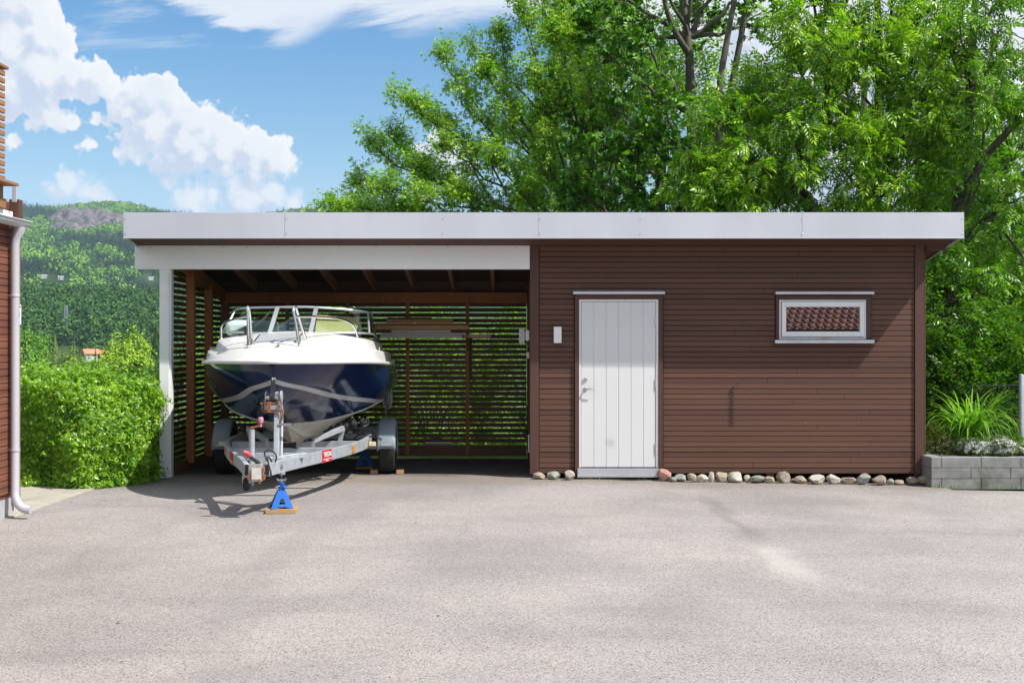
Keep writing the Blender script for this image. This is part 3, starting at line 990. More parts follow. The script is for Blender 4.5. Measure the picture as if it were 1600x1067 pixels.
def topside(s, t):            # t = 0 sheer, 1 chine (or stem)
    h0, z0 = hs_(s), zs_(s) - .02
    h1, z1 = top_low(s)
    fl = .10 * (1 - sm(1.2, 3.2, s)) + .012
    bow = 1.0
    zt = z0 + (z1 - z0) * t
    hb = h0 + (h1 - h0) * (t ** 1.12)
    full = .13 * h0 * math.sin(math.pi * t) * (1 - sm(.1, 1.0, s) * .25) * (.35 + .65 * sm(.4, 3.0, s))
    return (max(h1 * min(1, t), hb + full - .0 * fl * bow), zt)


def side_b(s, z):             # half beam of the topsides at height z
    lo, hi = 0.0, 1.0
    for _ in range(30):
        mid = (lo + hi) / 2
        if topside(s, mid)[1] > z: lo = mid
        else: hi = mid
    return topside(s, lo)[0]


boat = thing('motorboat', 'white and navy motorboat with wraparound windscreen and chrome rails on a trailer', 'boat', tuple(BP(2.7, 0, .45)))
M['navy'] = surf('navy_gelcoat', (.005, .017, .068), .10, .1, 1.5, bump=0, spec=.42, coat=0)
M['gel'] = surf('white_gelcoat', (.68, .675, .655), .22, .03, 2.5, bump=0, spec=.5, dirt=((.52, .50, .45), .35))
M['bottom'] = surf('bottom_gelcoat', (.68, .68, .62), .35, .06, 3, bump=0, dirt=((.36, .35, .27), .6))
M['stripe'] = surf('silver_stripe', (.50, .51, .55), .2, .03, 3, bump=0)
M['chrome'] = surf('polished_rail', (.74, .74, .73), .09, .02, 5, metal=1, bump=0)
M['winframe'] = surf('windscreen_frame', (.52, .55, .58), .3, .03, 5, metal=.7, bump=0)
M['galv'] = surf('galvanised_steel', (.42, .46, .49), .48, .12, 11, metal=.35, bump=.06, dirt=((.27, .29, .30), .5))
M['fender'] = surf('grey_fender_plastic', (.23, .27, .31), .42, .06, 5, bump=.03)
M['rust'] = surf('rusty_iron', (.27, .11, .045), .8, .35, 30, bump=.4)
M['teal'] = surf('pale_teal_vinyl', (.50, .62, .59), .45, .05, 4, bump=.05)

ss = [0, .02, .05, .09, .15] + list(np.linspace(.22, SS, 60))
mb = MB()
for sg in (1, -1):
    rows = []
    for s in ss:
        r = [BP(s, sg * topside(s, t)[0], topside(s, t)[1]) for t in np.linspace(0, 1, 20)]
        rows.append(r if sg > 0 else r[::-1])
    mb.grid(rows)
mb.add([BP(SS, g * topside(SS, t)[0], topside(SS, t)[1]) for g in (1,) for t in np.linspace(0, 1, 20)] +
       [BP(SS, -topside(SS, t)[0], topside(SS, t)[1]) for t in np.linspace(1, 0, 20)], [tuple(range(40))])
hull = ob('hull', mb, M['navy'], boat, smooth=50, fixn=True)

mb = MB()
bs = [S0 + .001] + list(np.linspace(S0 + .05, SS, 46))
for sg in (1, -1):
    rows = []
    for s in bs:
        h, z1, k = hc_(s), cz_(s), kz_(s)
        r = []
        for u in np.linspace(0, 1, 15):
            b = h * (1 - u)
            z = z1 + (k - z1) * (u ** 1.15) - (.012 * math.sin(u * math.pi))
            for su in (.33, .66):                       # lifting strakes
                if abs(u - su) < .02: z -= .022; b += .01
            r.append(BP(s, sg * b, z))
        rows.append(r if sg > 0 else r[::-1])
    mb.grid(rows)
ob('hull_bottom', mb, M['bottom'], boat, smooth=40, fixn=True)
mb = MB()
for sg in (1, -1):                                      # chine lip between navy and white
    mb.tube([BP(s, sg * (hc_(s) + .004), cz_(s) + .002) for s in np.linspace(S0 + .02, SS, 40)], .009, 6)
ob('chine_rail', mb, M['bottom'], boat, smooth=60)
# silver stripe sweeping down from the bow eye
mb = MB()
zst = pchip([.12, .3, .6, 1, 2, 3, SS], [1.285, 1.235, 1.185, 1.125, 1.01, .94, .92])
for sg in (1, -1):
    rows = []
    for s in np.linspace(.15, SS - .05, 50):
        w = .017 + .006 * sm(.2, 2, s)
        r = []
        for dz in (w, w / 3, -w / 3, -w):
            z = zst(s) + dz
            r.append(BP(s, sg * (side_b(s, z) + .003), z))
        rows.append(r if sg > 0 else r[::-1])
    mb.grid(rows)
ob('stripe', mb, M['stripe'], hull, smooth=180)
# rub rail
mb = MB()
path = [BP(s, -hs_(s) - .015, zs_(s)) for s in reversed(ss)] + [BP(s, hs_(s) + .015, zs_(s)) for s in ss]
mb.tube(path, .023, 10)
path2 = [p + Vector((0, 0, .028)) for p in path]
ob('rub_rail', mb, M['gel'], boat, smooth=60)
# deck moulding
kk = pchip([0, .3, .8, 1.4, 2.1, 3, SS], [.04, .19, .46, .76, 1.0, 1.0, .92])


def deckpts(s, sg=1):
    h, z, k = hs_(s), zs_(s) + .012, kk(s)
    w = min(1, h / .6)
    p = [(h, z), (h - .012 * w, z + .012), (h - .035 * w, z + .125 * k), (h - .05 * w, z + .14 * k), (h - .115 * w, z + .152 * k), (h - .125 * w, z + .158 * k),
         (h - .155 * w, z + .255 * k), (h - .175 * w, z + .27 * k), (h - .24 * w, z + .285 * k)]
    bl_ = sm(.35, 1.9, s)                                  # the steps fade out towards the bow
    ib = max(.0, h * .62 - .02)
    q = [(h + (ib - h) * t, z + .012 * min(1, t * 8) + (.285 * k - .012) * (t ** .8)) for t in (0, .05, .14, .2, .36, .42, .6, .72, 1.0)]
    p = [(a[0] * (1 - bl_) + b_[0] * bl_, a[1] * (1 - bl_) + b_[1] * bl_) for a, b_ in zip(q, p)]
    inner = p[-1]
    for u in np.linspace(0, 1, 9)[1:]:
        p.append((inner[0] * (1 - u), inner[1] + .085 * k * math.sin(u * math.pi / 2)))
    return p


mb = MB()
for sg in (1, -1):
    rows = []
    for s in [x for x in ss if x <= 2.62]:
        r = [BP(s, sg * b, z) for b, z in deckpts(s)]
        rows.append(r[::-1] if sg > 0 else r)
    mb.grid(rows)
    rows = []
    for s in [x for x in ss if x >= 2.5]:
        r = [BP(s, sg * b, z) for b, z in deckpts(s)[:9]]
        b, z = deckpts(s)[8]
        r += [BP(s, sg * (b - .03), z - .01), BP(s, sg * (b - .05), 1.05)]
        rows.append(r[::-1] if sg > 0 else r)
    mb.grid(rows)
mb.add([BP(0, b, z) for b, z in deckpts(0)] + [BP(0, -b, z) for b, z in deckpts(0)[-2::-1]], [tuple(range(2 * len(deckpts(0)) - 1))])
ob('deck', mb, M['gel'], boat, smooth=32, fixn=True)
mb = MB()
a = [BP(2.66, -.88, .95), BP(2.66, .88, .95), BP(SS - .05, .88, .95), BP(SS - .05, -.88, .95)]
mb.add(a, [(0, 1, 2, 3)])
mb.add([BP(2.64, -.90, .95), BP(2.64, .90, .95), BP(2.64, .90, 1.70), BP(2.64, -.90, 1.70)], [(0, 1, 2, 3)])
ob('cockpit_floor', mb, M['gel'], boat)
# seats seen through the glass
def cushion(mb, s, b, z, ls, lb, lz):
    Mx = Matrix((RT, AF, (0, 0, 1))).transposed()
    mb.obox(BP(s, b, z), lb, ls, lz, Mx)


for b in (-.48, .50):
    m_ = MB(); cushion(m_, 3.35, b, 1.45, .45, .48, .14); cushion(m_, 3.62, b, 1.68, .12, .46, .52)
    ob('seat', m_, M['teal'], boat, bevel=.05, smooth=60)
m_ = MB(); cushion(m_, 2.30, -.52, 1.86, .30, .62, .20)
ob('dashboard', m_, M['teal'], boat, bevel=.07, smooth=60)
m_ = MB()
hub = BP(2.78, -.45, 1.84)
m_.tube([hub + (RT * math.cos(a) + Vector((0, 0, .9)) * math.sin(a) - AF * .3 * math.sin(a)) * .17 for a in np.linspace(0, 2 * math.pi, 25)], .012, 8)
for a in (.5, 2.6, 4.7):
    m_.tube([hub, hub + (RT * math.cos(a) + Vector((0, 0, .9)) * math.sin(a) - AF * .3 * math.sin(a)) * .17], .009, 6)
ob('steering_wheel', m_, M['plastic'], boat, smooth=60)
# windscreen: three panes in a frame and two side wings
wb = [BS(348, 520, 15.55), BS(421.5, 520.5, 15.22), BS(485, 520.5, 15.25), BS(577, 521, 15.65)]
wt = [BS(368, 484.5, 15.8), BS(434, 480.3, 15.55), BS(494.5, 480.3, 15.58), BS(575, 488, 15.9)]
wb = [BP(*p) for p in wb]; wt = [BP(*p) for p in wt]
w_l = (BP(3.35, -.92, 1.72), BP(3.1, -.86, 1.92)); w_r = (BP(3.55, .92, 1.72), BP(3.15, .86, 1.96))
wsh = thing('windscreen', None, None, tuple(wb[1]))
wsh.parent = boat; wsh.location = Vector(wb[1]) - ORG[boat.name]
ORG[wsh.name] = Vector(wb[1])
tops = [w_l[1]] + wt + [w_r[1]]; bots = [w_l[0]] + wb + [w_r[0]]


def arc(pts, n=8):            # smooth the corners of a path
    out = []
    P_ = [Vector(p) for p in pts]
    for i in range(len(P_) - 1):
        p0, p1, p2, p3 = P_[max(i - 1, 0)], P_[i], P_[i + 1], P_[min(i + 2, len(P_) - 1)]
        for k in range(n):
            t = k / n
            out.append(.5 * ((2 * p1) + (p2 - p0) * t + (2 * p0 - 5 * p1 + 4 * p2 - p3) * t * t + (3 * p1 - p0 - 3 * p2 + p3) * t ** 3))
    out.append(P_[-1])
    return out


AT, AB = arc(tops), arc(bots)
fr = MB()
fr.tube(AT, .0145, 8); fr.tube(AB, .012, 8)
for i in (1, 4):
    fr.tube([wb[i - 1], wt[i - 1]], .014, 8)
for i in (2, 3):
    fr.bar(wb[i - 1] - AF * .008, wt[i - 1] - AF * .008, .05, .022, AF)
fr.tube([bots[0], tops[0]], .012, 8); fr.tube([bots[-1], tops[-1]], .012, 8)
ob('frame', fr, M['winframe'], wsh, smooth=50)
gl = MB()
gm2 = glassmat('tinted_windscreen', (.72, .86, .80), 1.3, 0, .10)
for i in range(5):
    seg = list(range(i * 8, i * 8 + 9))
    g_ = MB().grid([[AB[k] for k in seg], [AB[k] * .5 + AT[k] * .5 for k in seg], [AT[k] for k in seg]])
    ob('pane', g_, gm2, wsh, smooth=180)
# wiper
wp = MB()
a0, a1 = BP(*BS(381, 523, 15.18)), BP(*BS(417, 496, 15.36))
wp.bar(a0, a1, .012, .012)
wp.bar(BP(*BS(397, 512, 15.25)), BP(*BS(423, 487, 15.42)), .009, .02)
m_ = Matrix((RT, AF, (0, 0, 1))).transposed()
wp.obox(BP(*BS(380, 524.5, 15.16)), .09, .07, .05, m_)
wp.obox(BP(*BS(386, 517, 15.20)), .06, .05, .08, m_)
ob('wiper', wp, M['plastic'], boat, bevel=.004)
# plywood sheet lying in the cockpit behind the glass
q = [BP(*BS(a, b, y)) for a, b, y in ((492, 519.5, 15.50), (556, 521.5, 15.72), (562, 496, 15.90), (496, 492, 15.72))]
pm_ = MB(); off = AF * .015
pm_.add([Vector(p) for p in q] + [Vector(p) + off for p in q], [(0, 1, 2, 3), (7, 6, 5, 4), (0, 4, 5, 1), (1, 5, 6, 2), (2, 6, 7, 3), (3, 7, 4, 0)])
ob('plywood_sheet', pm_, wood('pale_plywood', (.62, .50, .24), 'X', None, var=.10), label='yellowish plywood sheet standing inside the boat behind its windscreen', cat='plywood')
# bow rails
def rail(pts, r=.0135): return MB().tube(arc([BP(*BS(*p)) for p in pts], 6), r, 8)


rl1 = rail([(388, 543, 14.1), (387.8, 520, 14.1), (387.2, 495, 14.12), (387, 482, 14.13), (387.5, 479.5, 14.2), (388.5, 481, 14.3), (391, 500, 14.38), (393, 540, 14.45)], .016)
rl1.tube(arc([BP(*BS(*p)) for p in ((387, 494, 14.13), (372, 497, 14.5), (358, 501, 14.95), (350, 505, 15.2), (346.5, 510, 15.3), (345.5, 518, 15.33), (346, 531, 15.35))], 6), .0135, 8)
ob('bow_rail', rl1, M['chrome'], boat, smooth=60)
rl2 = rail([(467.5, 542, 14.1), (463, 510, 14.1), (459.5, 490, 14.12), (458.8, 483, 14.14), (460.5, 479.5, 14.2), (463.5, 483, 14.3), (470, 506, 14.42), (480, 538, 14.55)], .016)
rl2.tube(arc([BP(*BS(*p)) for p in ((460, 494.5, 14.13), (490, 494.5, 14.5), (520, 496.5, 14.9), (540, 501, 15.15), (550, 507, 15.28), (556, 516, 15.33), (560, 531, 15.36))], 6), .0135, 8)
ob('bow_rail', rl2, M['chrome'], boat, smooth=60)
for p in ((388, 543, 14.1), (393, 540, 14.45), (467.5, 542, 14.1), (480, 538, 14.55), (346, 531, 15.35), (560, 531, 15.36)):
    ob('rail_foot', MB().lathe(BP(*BS(*p)) - Vector((0, 0, .03)), (0, 0, 1), [(.034, 0), (.034, .03), (.022, .040), (.018, .05)], 12), M['chrome'], boat, smooth=40)
# deck hatch, cleats, bow eye
ht = MB()
hp = [(1.02, -.33), (1.02, .14), (1.55, .16), (1.55, -.33)]


def decktop(s, b):
    pts = deckpts(s)
    xs, zs = [p[0] for p in pts][::-1], [p[1] for p in pts][::-1]
    return float(np.interp(abs(b), xs, zs))


lo = [BP(s, b, decktop(s, b) - .01) for s, b in hp]; hi = [BP(s, b, decktop(s, b) + .022) for s, b in hp]
ht.add(lo + hi, [(3, 2, 1, 0), (4, 5, 6, 7), (0, 1, 5, 4), (1, 2, 6, 5), (2, 3, 7, 6), (3, 0, 4, 7)])
hatch = ob('deck_hatch', ht, surf('grey_hatch', (.42, .43, .44), .3, .05, 4, bump=.02), boat, bevel=.012, smooth=40)
hr_ = MB().tube([Vector(p) + Vector((0, 0, -.006)) for p in hi + [hi[0]]], .012, 6)
for s, b in ((1.0, -.37), (1.0, .17)):
    hr_.obox(BP(s, b, decktop(s, b) + .022), .05, .06, .05, m_)
ob('hatch_hinge', hr_, M['chrome'], hatch, smooth=40)
for s, b in ((.72, -.02), (2.35, 1.02), (2.35, -1.02)):
    z = decktop(s, b)
    cl = MB()
    cl.tube([BP(s - .07, b, z + .035), BP(s + .07, b, z + .035)], .01, 8)
    cl.tube([BP(s - .025, b, z - .01), BP(s - .025, b, z + .035)], .009, 8); cl.tube([BP(s + .025, b, z - .01), BP(s + .025, b, z + .035)], .009, 8)
    ob('cleat', cl, M['chrome'], boat, smooth=50)
e0 = BP(.105, 0, 1.305)
ey = MB().lathe(e0 + Vector((0, .02, -.005)), (0, -1, -.3), [(.03, 0), (.03, .02), (.016, .03)], 12)
ey.tube([e0 + Vector((0, -.01, 0)) + Vector((.0, -.05 * math.sin(a), .03 * math.cos(a))) for a in np.linspace(0, math.pi, 9)], .008, 8)
ob('bow_eye', ey, M['chrome'], boat, smooth=50)
# canvas folded at the stern quarter
cv = MB()
cv.grid([[BP(3.6 + .25 * j, .90 + .03 * math.sin(j * 2 + i), 1.95 - .16 * i - .05 * j) for j in range(7)] for i in range(3)])
ob('canvas_flap', cv, surf('grey_canvas', (.20, .20, .21), .85, .12, 14, bump=.3), boat, smooth=180)
# rope coil hanging from the quarter
rp = MB()
rr = random.Random(4)
base_ = Vector(W(603, 592, 16.9))
for k in range(6):
    wd, hh = rr.uniform(.03, .065), rr.uniform(.30, .42)
    ox, oy = rr.uniform(-.02, .03), rr.uniform(-.04, .04)
    rp.tube([base_ + Vector((ox + wd * math.sin(a) * (1 - .3 * math.cos(a)), oy + .02 * math.sin(2 * a), -hh / 2 + hh / 2 * math.cos(a))) for a in np.linspace(0, 2 * math.pi, 22)], .009, 6)
rp.tube(arc([base_ + Vector((-.02, 0, -.35)), base_ + Vector((.0, .02, -.5)), base_ + Vector((-.04, 0, -.62)), base_ + Vector((-.07, 0, -.78))], 5), .006, 6)
rp.tube([base_ + Vector((0, 0, .0)), base_ + Vector((-.1, .02, .16))], .009, 6)
ob('mooring_rope', rp, surf('grey_rope', (.24, .24, .25), .9, .2, 40, bump=.4), smooth=180, label='grey mooring rope coil hanging from the boat side near the stern', cat='rope')

# ------------------------------------------------------------------ trailer
TR0 = Vector((-2.475, 12.42, 0))
TA = Vector((-.045, 1, 0)).normalized(); TT = Vector((TA.y, -TA.x, 0))


def TP(q, b, z): return TR0 + TA * q + TT * b + Vector((0, 0, z))


trl = thing('boat_trailer', 'galvanised boat trailer with grey fenders, rusty winch and red stickers on its rails', 'trailer', tuple(TP(3.0, 0, 0)))
TM = Matrix((TT, TA, (0, 0, 1))).transposed()
RZ = .455
rail_path = [(.0, .10), (.7, .27), (1.4, .47), (2.0, .62), (2.5, .73), (2.9, .795), (3.25, .825), (3.7, .835), (5.0, .835), (6.2, .835)]
for sg in (1, -1):
    pts = arc([TP(q, sg * b, RZ + .0 * q) for q, b in rail_path], 5)
    o = ob('frame_rail', MB().sweep(pts, .05, .125), M['galv'], trl, bevel=.006, smooth=40)
    ep = MB().obox(TP(-.001, sg * .10, RZ), .034, .012, .105, TM)
    ob('rail_opening', ep, M['plastic'], o)
for q, b in ((1.55, .47), (2.25, .64), (3.2, .79), (4.6, .81), (5.9, .81)):
    ob('cross_member', MB().bar(TP(q, -b, RZ - .01), TP(q, b, RZ - .01), .06, .08), M['galv'], trl, bevel=.005)
# coupling head between the rails
cp = MB()
cp.obox(TP(-.02, 0, .45), .135, .16, .14, TM)
cp.obox(TP(-.13, .02, .425), .115, .08, .13, TM)
cp.obox(TP(.35, 0, .475), .14, .62, .04, TM)
coup = ob('coupling', cp, surf('zinc_coupling', (.46, .45, .43), .45, .2, 20, metal=.5, bump=.1, dirt=((.28, .14, .07), .6)), trl, bevel=.008)
pl = MB().obox(TP(-.176, .02, .43), .09, .006, .10, TM)
ob('coupling_plate', pl, surf('dirty_white_plate', (.62, .60, .55), .5, .1, 25, bump=.05, dirt=((.35, .2, .1), .5)), coup, bevel=.004)
for b, z in ((-.055, .40), (.085, .47), (.09, .40), (.05, .365)):
    ob('rusty_bracket', MB().obox(TP(-.15, b, z), .022, .05, .05, TM), M['rust'], coup, bevel=.004)
hl = MB().tube([TP(-.05, .05, .47), TP(-.06, .02, .53), TP(-.10, -.03, .575), TP(-.12, -.055, .605)], [.022, .02, .018, .018], 10)
lever = ob('coupling_lever', hl, M['plastic'], coup, smooth=50)
ob('lever_grip', MB().tube([TP(-.115, -.05, .60), TP(-.135, -.075, .63), TP(-.145, -.11, .64)], [.024, .026, .02], 10), surf('red_grip', (.50, .06, .07), .4, .1, 9), coup, smooth=50)
cb = MB()
cb.tube(arc([TP(.3, .1, .5), TP(.15, .10, .56), TP(.0, .10, .57), TP(-.08, .13, .50), TP(-.10, .15, .42), TP(-.06, .13, .37)], 6), .009, 6)
cb.tube(arc([TP(.5, .02, .5), TP(.3, .03, .60), TP(.2, .10, .63), TP(.1, .17, .59), TP(.14, .16, .52)], 6), .008, 6)
ob('brake_cable', cb, M['plastic'], trl, smooth=60)
# jockey wheel
jp = TP(.10, -.02, 0)
jw = MB().tube([TP(.42, .0, .30), TP(.42, .0, .80)], .030, 12)
jw = MB()
jx = Vector(W(393.5, 700, 12.75)); jx.z = 0
jw.tube([jx + Vector((0, 0, .30)), jx + Vector((0, 0, .825))], .029, 14)
jw.tube([jx + Vector((0, 0, .27)), jx + Vector((0, 0, .30))], .020, 12)
jk = ob('jockey_tube', jw, M['galv'], trl, smooth=40)
jh = MB().bar(jx + Vector((-.012, 0, .84)), jx + Vector((.085, 0, .862)), .03, .022)
ob('jockey_crank', jh, M['rust'], jk, bevel=.004)
ob('crank_knob', MB().lathe(jx + Vector((.088, 0, .85)), (0, 0, 1), [(.014, 0), (.014, .035), (.024, .04), (.028, .06), (.028, .085), (.02, .098)], 14),
   surf('faded_pink_knob', (.50, .20, .30), .5, .1, 9), jk, smooth=40)
jwheel = ob('jockey_wheel', MB().lathe(jx + Vector((-.06, -.10, .30)), (1, 0, 0), [(.03, 0), (.066, .005), (.075, .02), (.075, .04), (.066, .055), (.03, .06)], 20), M['rubber'], trl, smooth=40)
ob('wheel_fork', MB().obox(jx + Vector((-.03, -.06, .31)), .07, .14, .02).obox(jx + Vector((-.03, -.12, .345)), .075, .05, .08), M['galv'], jwheel, bevel=.003)
# winch post, winch, bow roller
wq = 0.62
wpb = Vector(W(432, 726, 13.02)); wpb.z = 0
wp_ = MB()
wp_.bar(wpb + Vector((0, 0, .47)), wpb + Vector((-.03, .22, 1.17)), .050, .085, (0, 1, 0))
wp_.bar(wpb + Vector((.045, .03, .47)), wpb + Vector((.012, .26, 1.00)), .022, .03, (0, 1, 0))
wp_.obox(wpb + Vector((0, .02, .495)), .19, .16, .05)
wp_.bar(wpb + Vector((-.08, -.02, .505)), wpb + Vector((.25, .26, .525)), .06, .05)
wpost = ob('winch_post', wp_, M['galv'], trl, bevel=.005)
wc = Vector(W(427, 627, 13.18))
wn = MB()
wn.obox(wc + Vector((0, .0, -.06)), .155, .13, .05)
for s_ in (-.075, .075):
    wn.prism([(-.07, -.09), (.08, -.09), (.08, .02), (.04, .09), (-.04, .09), (-.07, .03)],
             lambda y, z: (wc.x + s_ - .003, wc.y + y, wc.z + z), lambda y, z: (wc.x + s_ + .003, wc.y + y, wc.z + z))
winch = ob('winch', wn, M['galv'], trl, bevel=.003)
dr = MB().lathe(wc + Vector((-.068, 0, .03)), (1, 0, 0), [(.085, 0), (.085, .006), (.03, .008), (.03, .128), (.085, .13), (.085, .136)], 24)
ob('winch_drum', dr, M['steel'], winch, smooth=40)
ob('winch_gear', MB().lathe(wc + Vector((.082, -.02, .05)), (1, 0, 0), [(.0, 0), (.062, 0), (.062, .012), (.02, .016)], 24), M['galv'], winch, smooth=40)
st = MB().lathe(wc + Vector((-.03, 0, .03)), (1, 0, 0), [(.066, 0), (.066, .05)], 24)
st.bar(wc + Vector((-.005, -.0, .09)), BP(.08, 0, 1.30), .05, .006, (0, 1, 0))
ob('winch_strap', st, M['plastic'], winch, smooth=40)
rz = MB()
rz.tube([wc + Vector((-.12, -.06, -.02)), wc + Vector((.09, -.06, -.02))], .011, 8)
rz.tube([wc + Vector((-.10, -.05, .01)), wc + Vector((-.10, -.05, -.10))], .010, 8)
rz.obox(wc + Vector((-.03, -.075, -.055)), .035, .04, .11)
rz.obox(wc + Vector((.0, -.07, -.105)), .17, .02, .012)
rz.tube(arc([wc + Vector(p) for p in ((.06, -.07, -.03), (.1, -.08, -.06), (.11, -.08, -.14), (.08, -.07, -.22), (.085, -.07, -.26))], 5), .010, 8)
ob('winch_lever', rz, M['rust'], winch, smooth=40)
ch = MB().tube([wc + Vector((.09, -.03, .0)), wc + Vector((.11, -.05, -.10)), wc + Vector((.095, -.07, -.225))], .009, 8)
ch.tube([wc + Vector((.07, -.09, -.232)), wc + Vector((.215, -.10, -.232))], [.014, .016], 12)
ob('winch_handle', ch, M['steel'], winch, smooth=40)
# hull supports with rollers
def support(q, b, hgt, lean):
    m = MB()
    m.bar(TP(q, b, RZ), TP(q, b + lean, RZ + hgt), .05, .05, (0, 1, 0))
    m.bar(TP(q - .03, b + lean, RZ + hgt), TP(q - .55, b + lean - .30 * (1 if b > 0 else -1), RZ + hgt - .11), .045, .06)
    m.bar(TP(q - .55, b + lean - .30 * (1 if b > 0 else -1), RZ + hgt - .11), TP(q - .55, b + lean - .31 * (1 if b > 0 else -1), RZ), .04, .04, (0, 1, 0))
    o = ob('hull_support', m, M['galv'], trl, bevel=.004)
    for k in range(3):
        r = MB()
        r.lathe(TP(q + .16, b + lean - .12 + k * .10, RZ + hgt - .015 + k * .025 * (1 if b > 0 else -1)), tuple(TT), [(.03, 0), (.045, .015), (.045, .055), (.03, .07)], 14)
        ob('roller', r, M['rubber'], o, smooth=40)


for q in (3.05, 4.7):
    support(q, .52, .20, .05); support(q, -.52, .20, -.05)
for q in (2.25, 3.2, 4.6):
    ob('keel_roller', MB().lathe(TP(q, -.1, RZ + .05), tuple(TT), [(.045, 0), (.03, .1), (.045, .2)], 14), M['rubber'], trl, smooth=40)
mess = MB()                                             # hydraulic lines and roller arms under the chine
mr = random.Random(8)
for k in range(10):
    q0 = Vector(TP(3.6 + mr.uniform(-.3, .5), mr.uniform(.35, .8), RZ + mr.uniform(.08, .26)))
    mess.tube(arc([q0 + Vector((mr.uniform(-.2, .2), mr.uniform(-.1, .1), mr.uniform(-.08, .08))) for _ in range(4)], 4), .010, 6)
for k in range(6):
    mess.lathe(TP(3.4 + mr.uniform(-.1, .4), .36 + k * .075, RZ + .16 + k * .016), tuple(TT), [(.035, 0), (.055, .01), (.055, .045), (.035, .055)], 12)
ob('roller_cradle', mess, M['plastic'], trl, smooth=40)
# axle, wheels, fenders
AQ = 4.18
ob('axle', MB().bar(TP(AQ, -1.0, .34), TP(AQ, 1.0, .34), .07, .07), M['galv'], trl, bevel=.005)
wr_ = .31
for sg, px in ((1, 605.5), (-1, 354)):
    cxw = Vector(W(px, 700, 16.6))
    b = (cxw - TR0).dot(TT)
    c = TP(AQ, b, 0)
    c.z = zg(c.x, c.y) + wr_ - .004
    ax = TT
    prof = [(.17, -.095), (.22, -.102), (.27, -.104), (.295, -.098), (.306, -.088)]
    for k in range(5):
        x0 = -.08 + k * .034
        prof += [(.31, x0), (.31, x0 + .027), (.301, x0 + .029), (.301, x0 + .033)]
    prof += [(.306, .088), (.295, .098), (.27, .104), (.22, .102), (.17, .095)]
    wh = thing('wheel', None, None, tuple(c)); wh.parent = trl; wh.location = c - ORG[trl.name]; ORG[wh.name] = Vector(c)
    ob('tyre', MB().lathe(c, ax, prof, 48), M['rubber'], wh, smooth=35)
    ob('rim', MB().lathe(c, ax, [(.05, -.06), (.06, -.02), (.13, -.03), (.168, -.09), (.172, -.094), (.172, .094), (.165, .09), (.13, .03), (.06, .05), (.05, .07)], 28), M['galv'], wh, smooth=35)
    fd = MB()
    hw = .118
    outer = [(wr_ + .055) * 1.0]
    rows = []
    for a in np.linspace(R(2), R(196), 20):
        rr_ = .375
        rows.append([(x, rr_ * math.cos(a) * 1.02, rr_ * math.sin(a) * 1.0) for x in (-hw, -hw + .02, -hw + .04, 0, hw - .04, hw - .02, hw)])
    rows = [[c + TT * x + TA * (-y) + Vector((0, 0, z + .025 - (.0 if abs(x) < hw - .03 else (.012 if abs(x) < hw - .01 else .035)))) for x, y, z in r] for r in rows]
    fd.grid(rows)
    fo = ob('fender', fd, M['fender'], trl, smooth=50)
    sl = fo.modifiers.new('solid', 'SOLIDIFY'); sl.thickness = .012
    fc = TP(AQ - .395, b - .0 * sg, 0); fc.z = c.z + .085
    br = MB().obox(fc, .13, .03, .022, TM)
    ob('fender_bracket', br, M['galv'], fo, bevel=.003)
for px, py, y in ((581.5, 693.5, 15.75), (347.5, 693, 15.9)):
    q = Vector(W(px, py, y))
    l = MB().obox(q, .09, .03, .055, TM)
    lo_ = ob('marker_light', l, surf('cream_marker', (.70, .58, .34), .3, .05, 9), trl, bevel=.008)
    ob('light_mount', MB().obox(q + Vector((-.055 if px > 500 else .055, .03, 0)), .05, .05, .06, TM), M['plastic'], lo_)
# orange reflectors on the rails
for sg, q0 in ((1, 2.42), (-1, 2.05)):
    pts = arc([TP(q, sg * b, RZ) for q, b in rail_path], 5)
    pA = min(range(len(pts)), key=lambda i: abs((pts[i] - TR0).dot(TA) - q0))
    d = (pts[pA + 1] - pts[pA - 1]).normalized()
    nrm = Vector((d.y, -d.x, 0)) * (1 if sg > 0 else -1)
    RM = Matrix((d, nrm, (0, 0, 1))).transposed()
    ob('reflector', MB().obox(pts[pA] + nrm * .030, .085, .012, .085, RM), surf('amber_reflector', (.62, .22, .03), .25, .1, 30), trl, bevel=.004)
# red stickers lettered on the rails
redst = surf('sticker_red', (.52, .025, .03), .35, .04, 5, bump=0)


def text_mesh(txt, size, Mx, loc, mat, parent, name, shear=0.0):
    cu = bpy.data.curves.new('text', 'FONT'); cu.body = txt; cu.size = size; cu.align_x = 'CENTER'; cu.align_y = 'CENTER'; cu.extrude = .0008; cu.offset = size * .018
    cu.shear = shear
    t = bpy.data.objects.new('text', cu); COL.objects.link(t)
    dg = bpy.context.evaluated_depsgraph_get()
    me = bpy.data.meshes.new_from_object(t.evaluated_get(dg))
    bpy.data.objects.remove(t); bpy.data.curves.remove(cu)
    org = ORG[parent.name]
    for v in me.vertices:
        v.co = Mx @ Vector((v.co.x, v.co.y, v.co.z)) + Vector(loc) - org
    me.materials.append(mat)
    return link(name, me, parent)


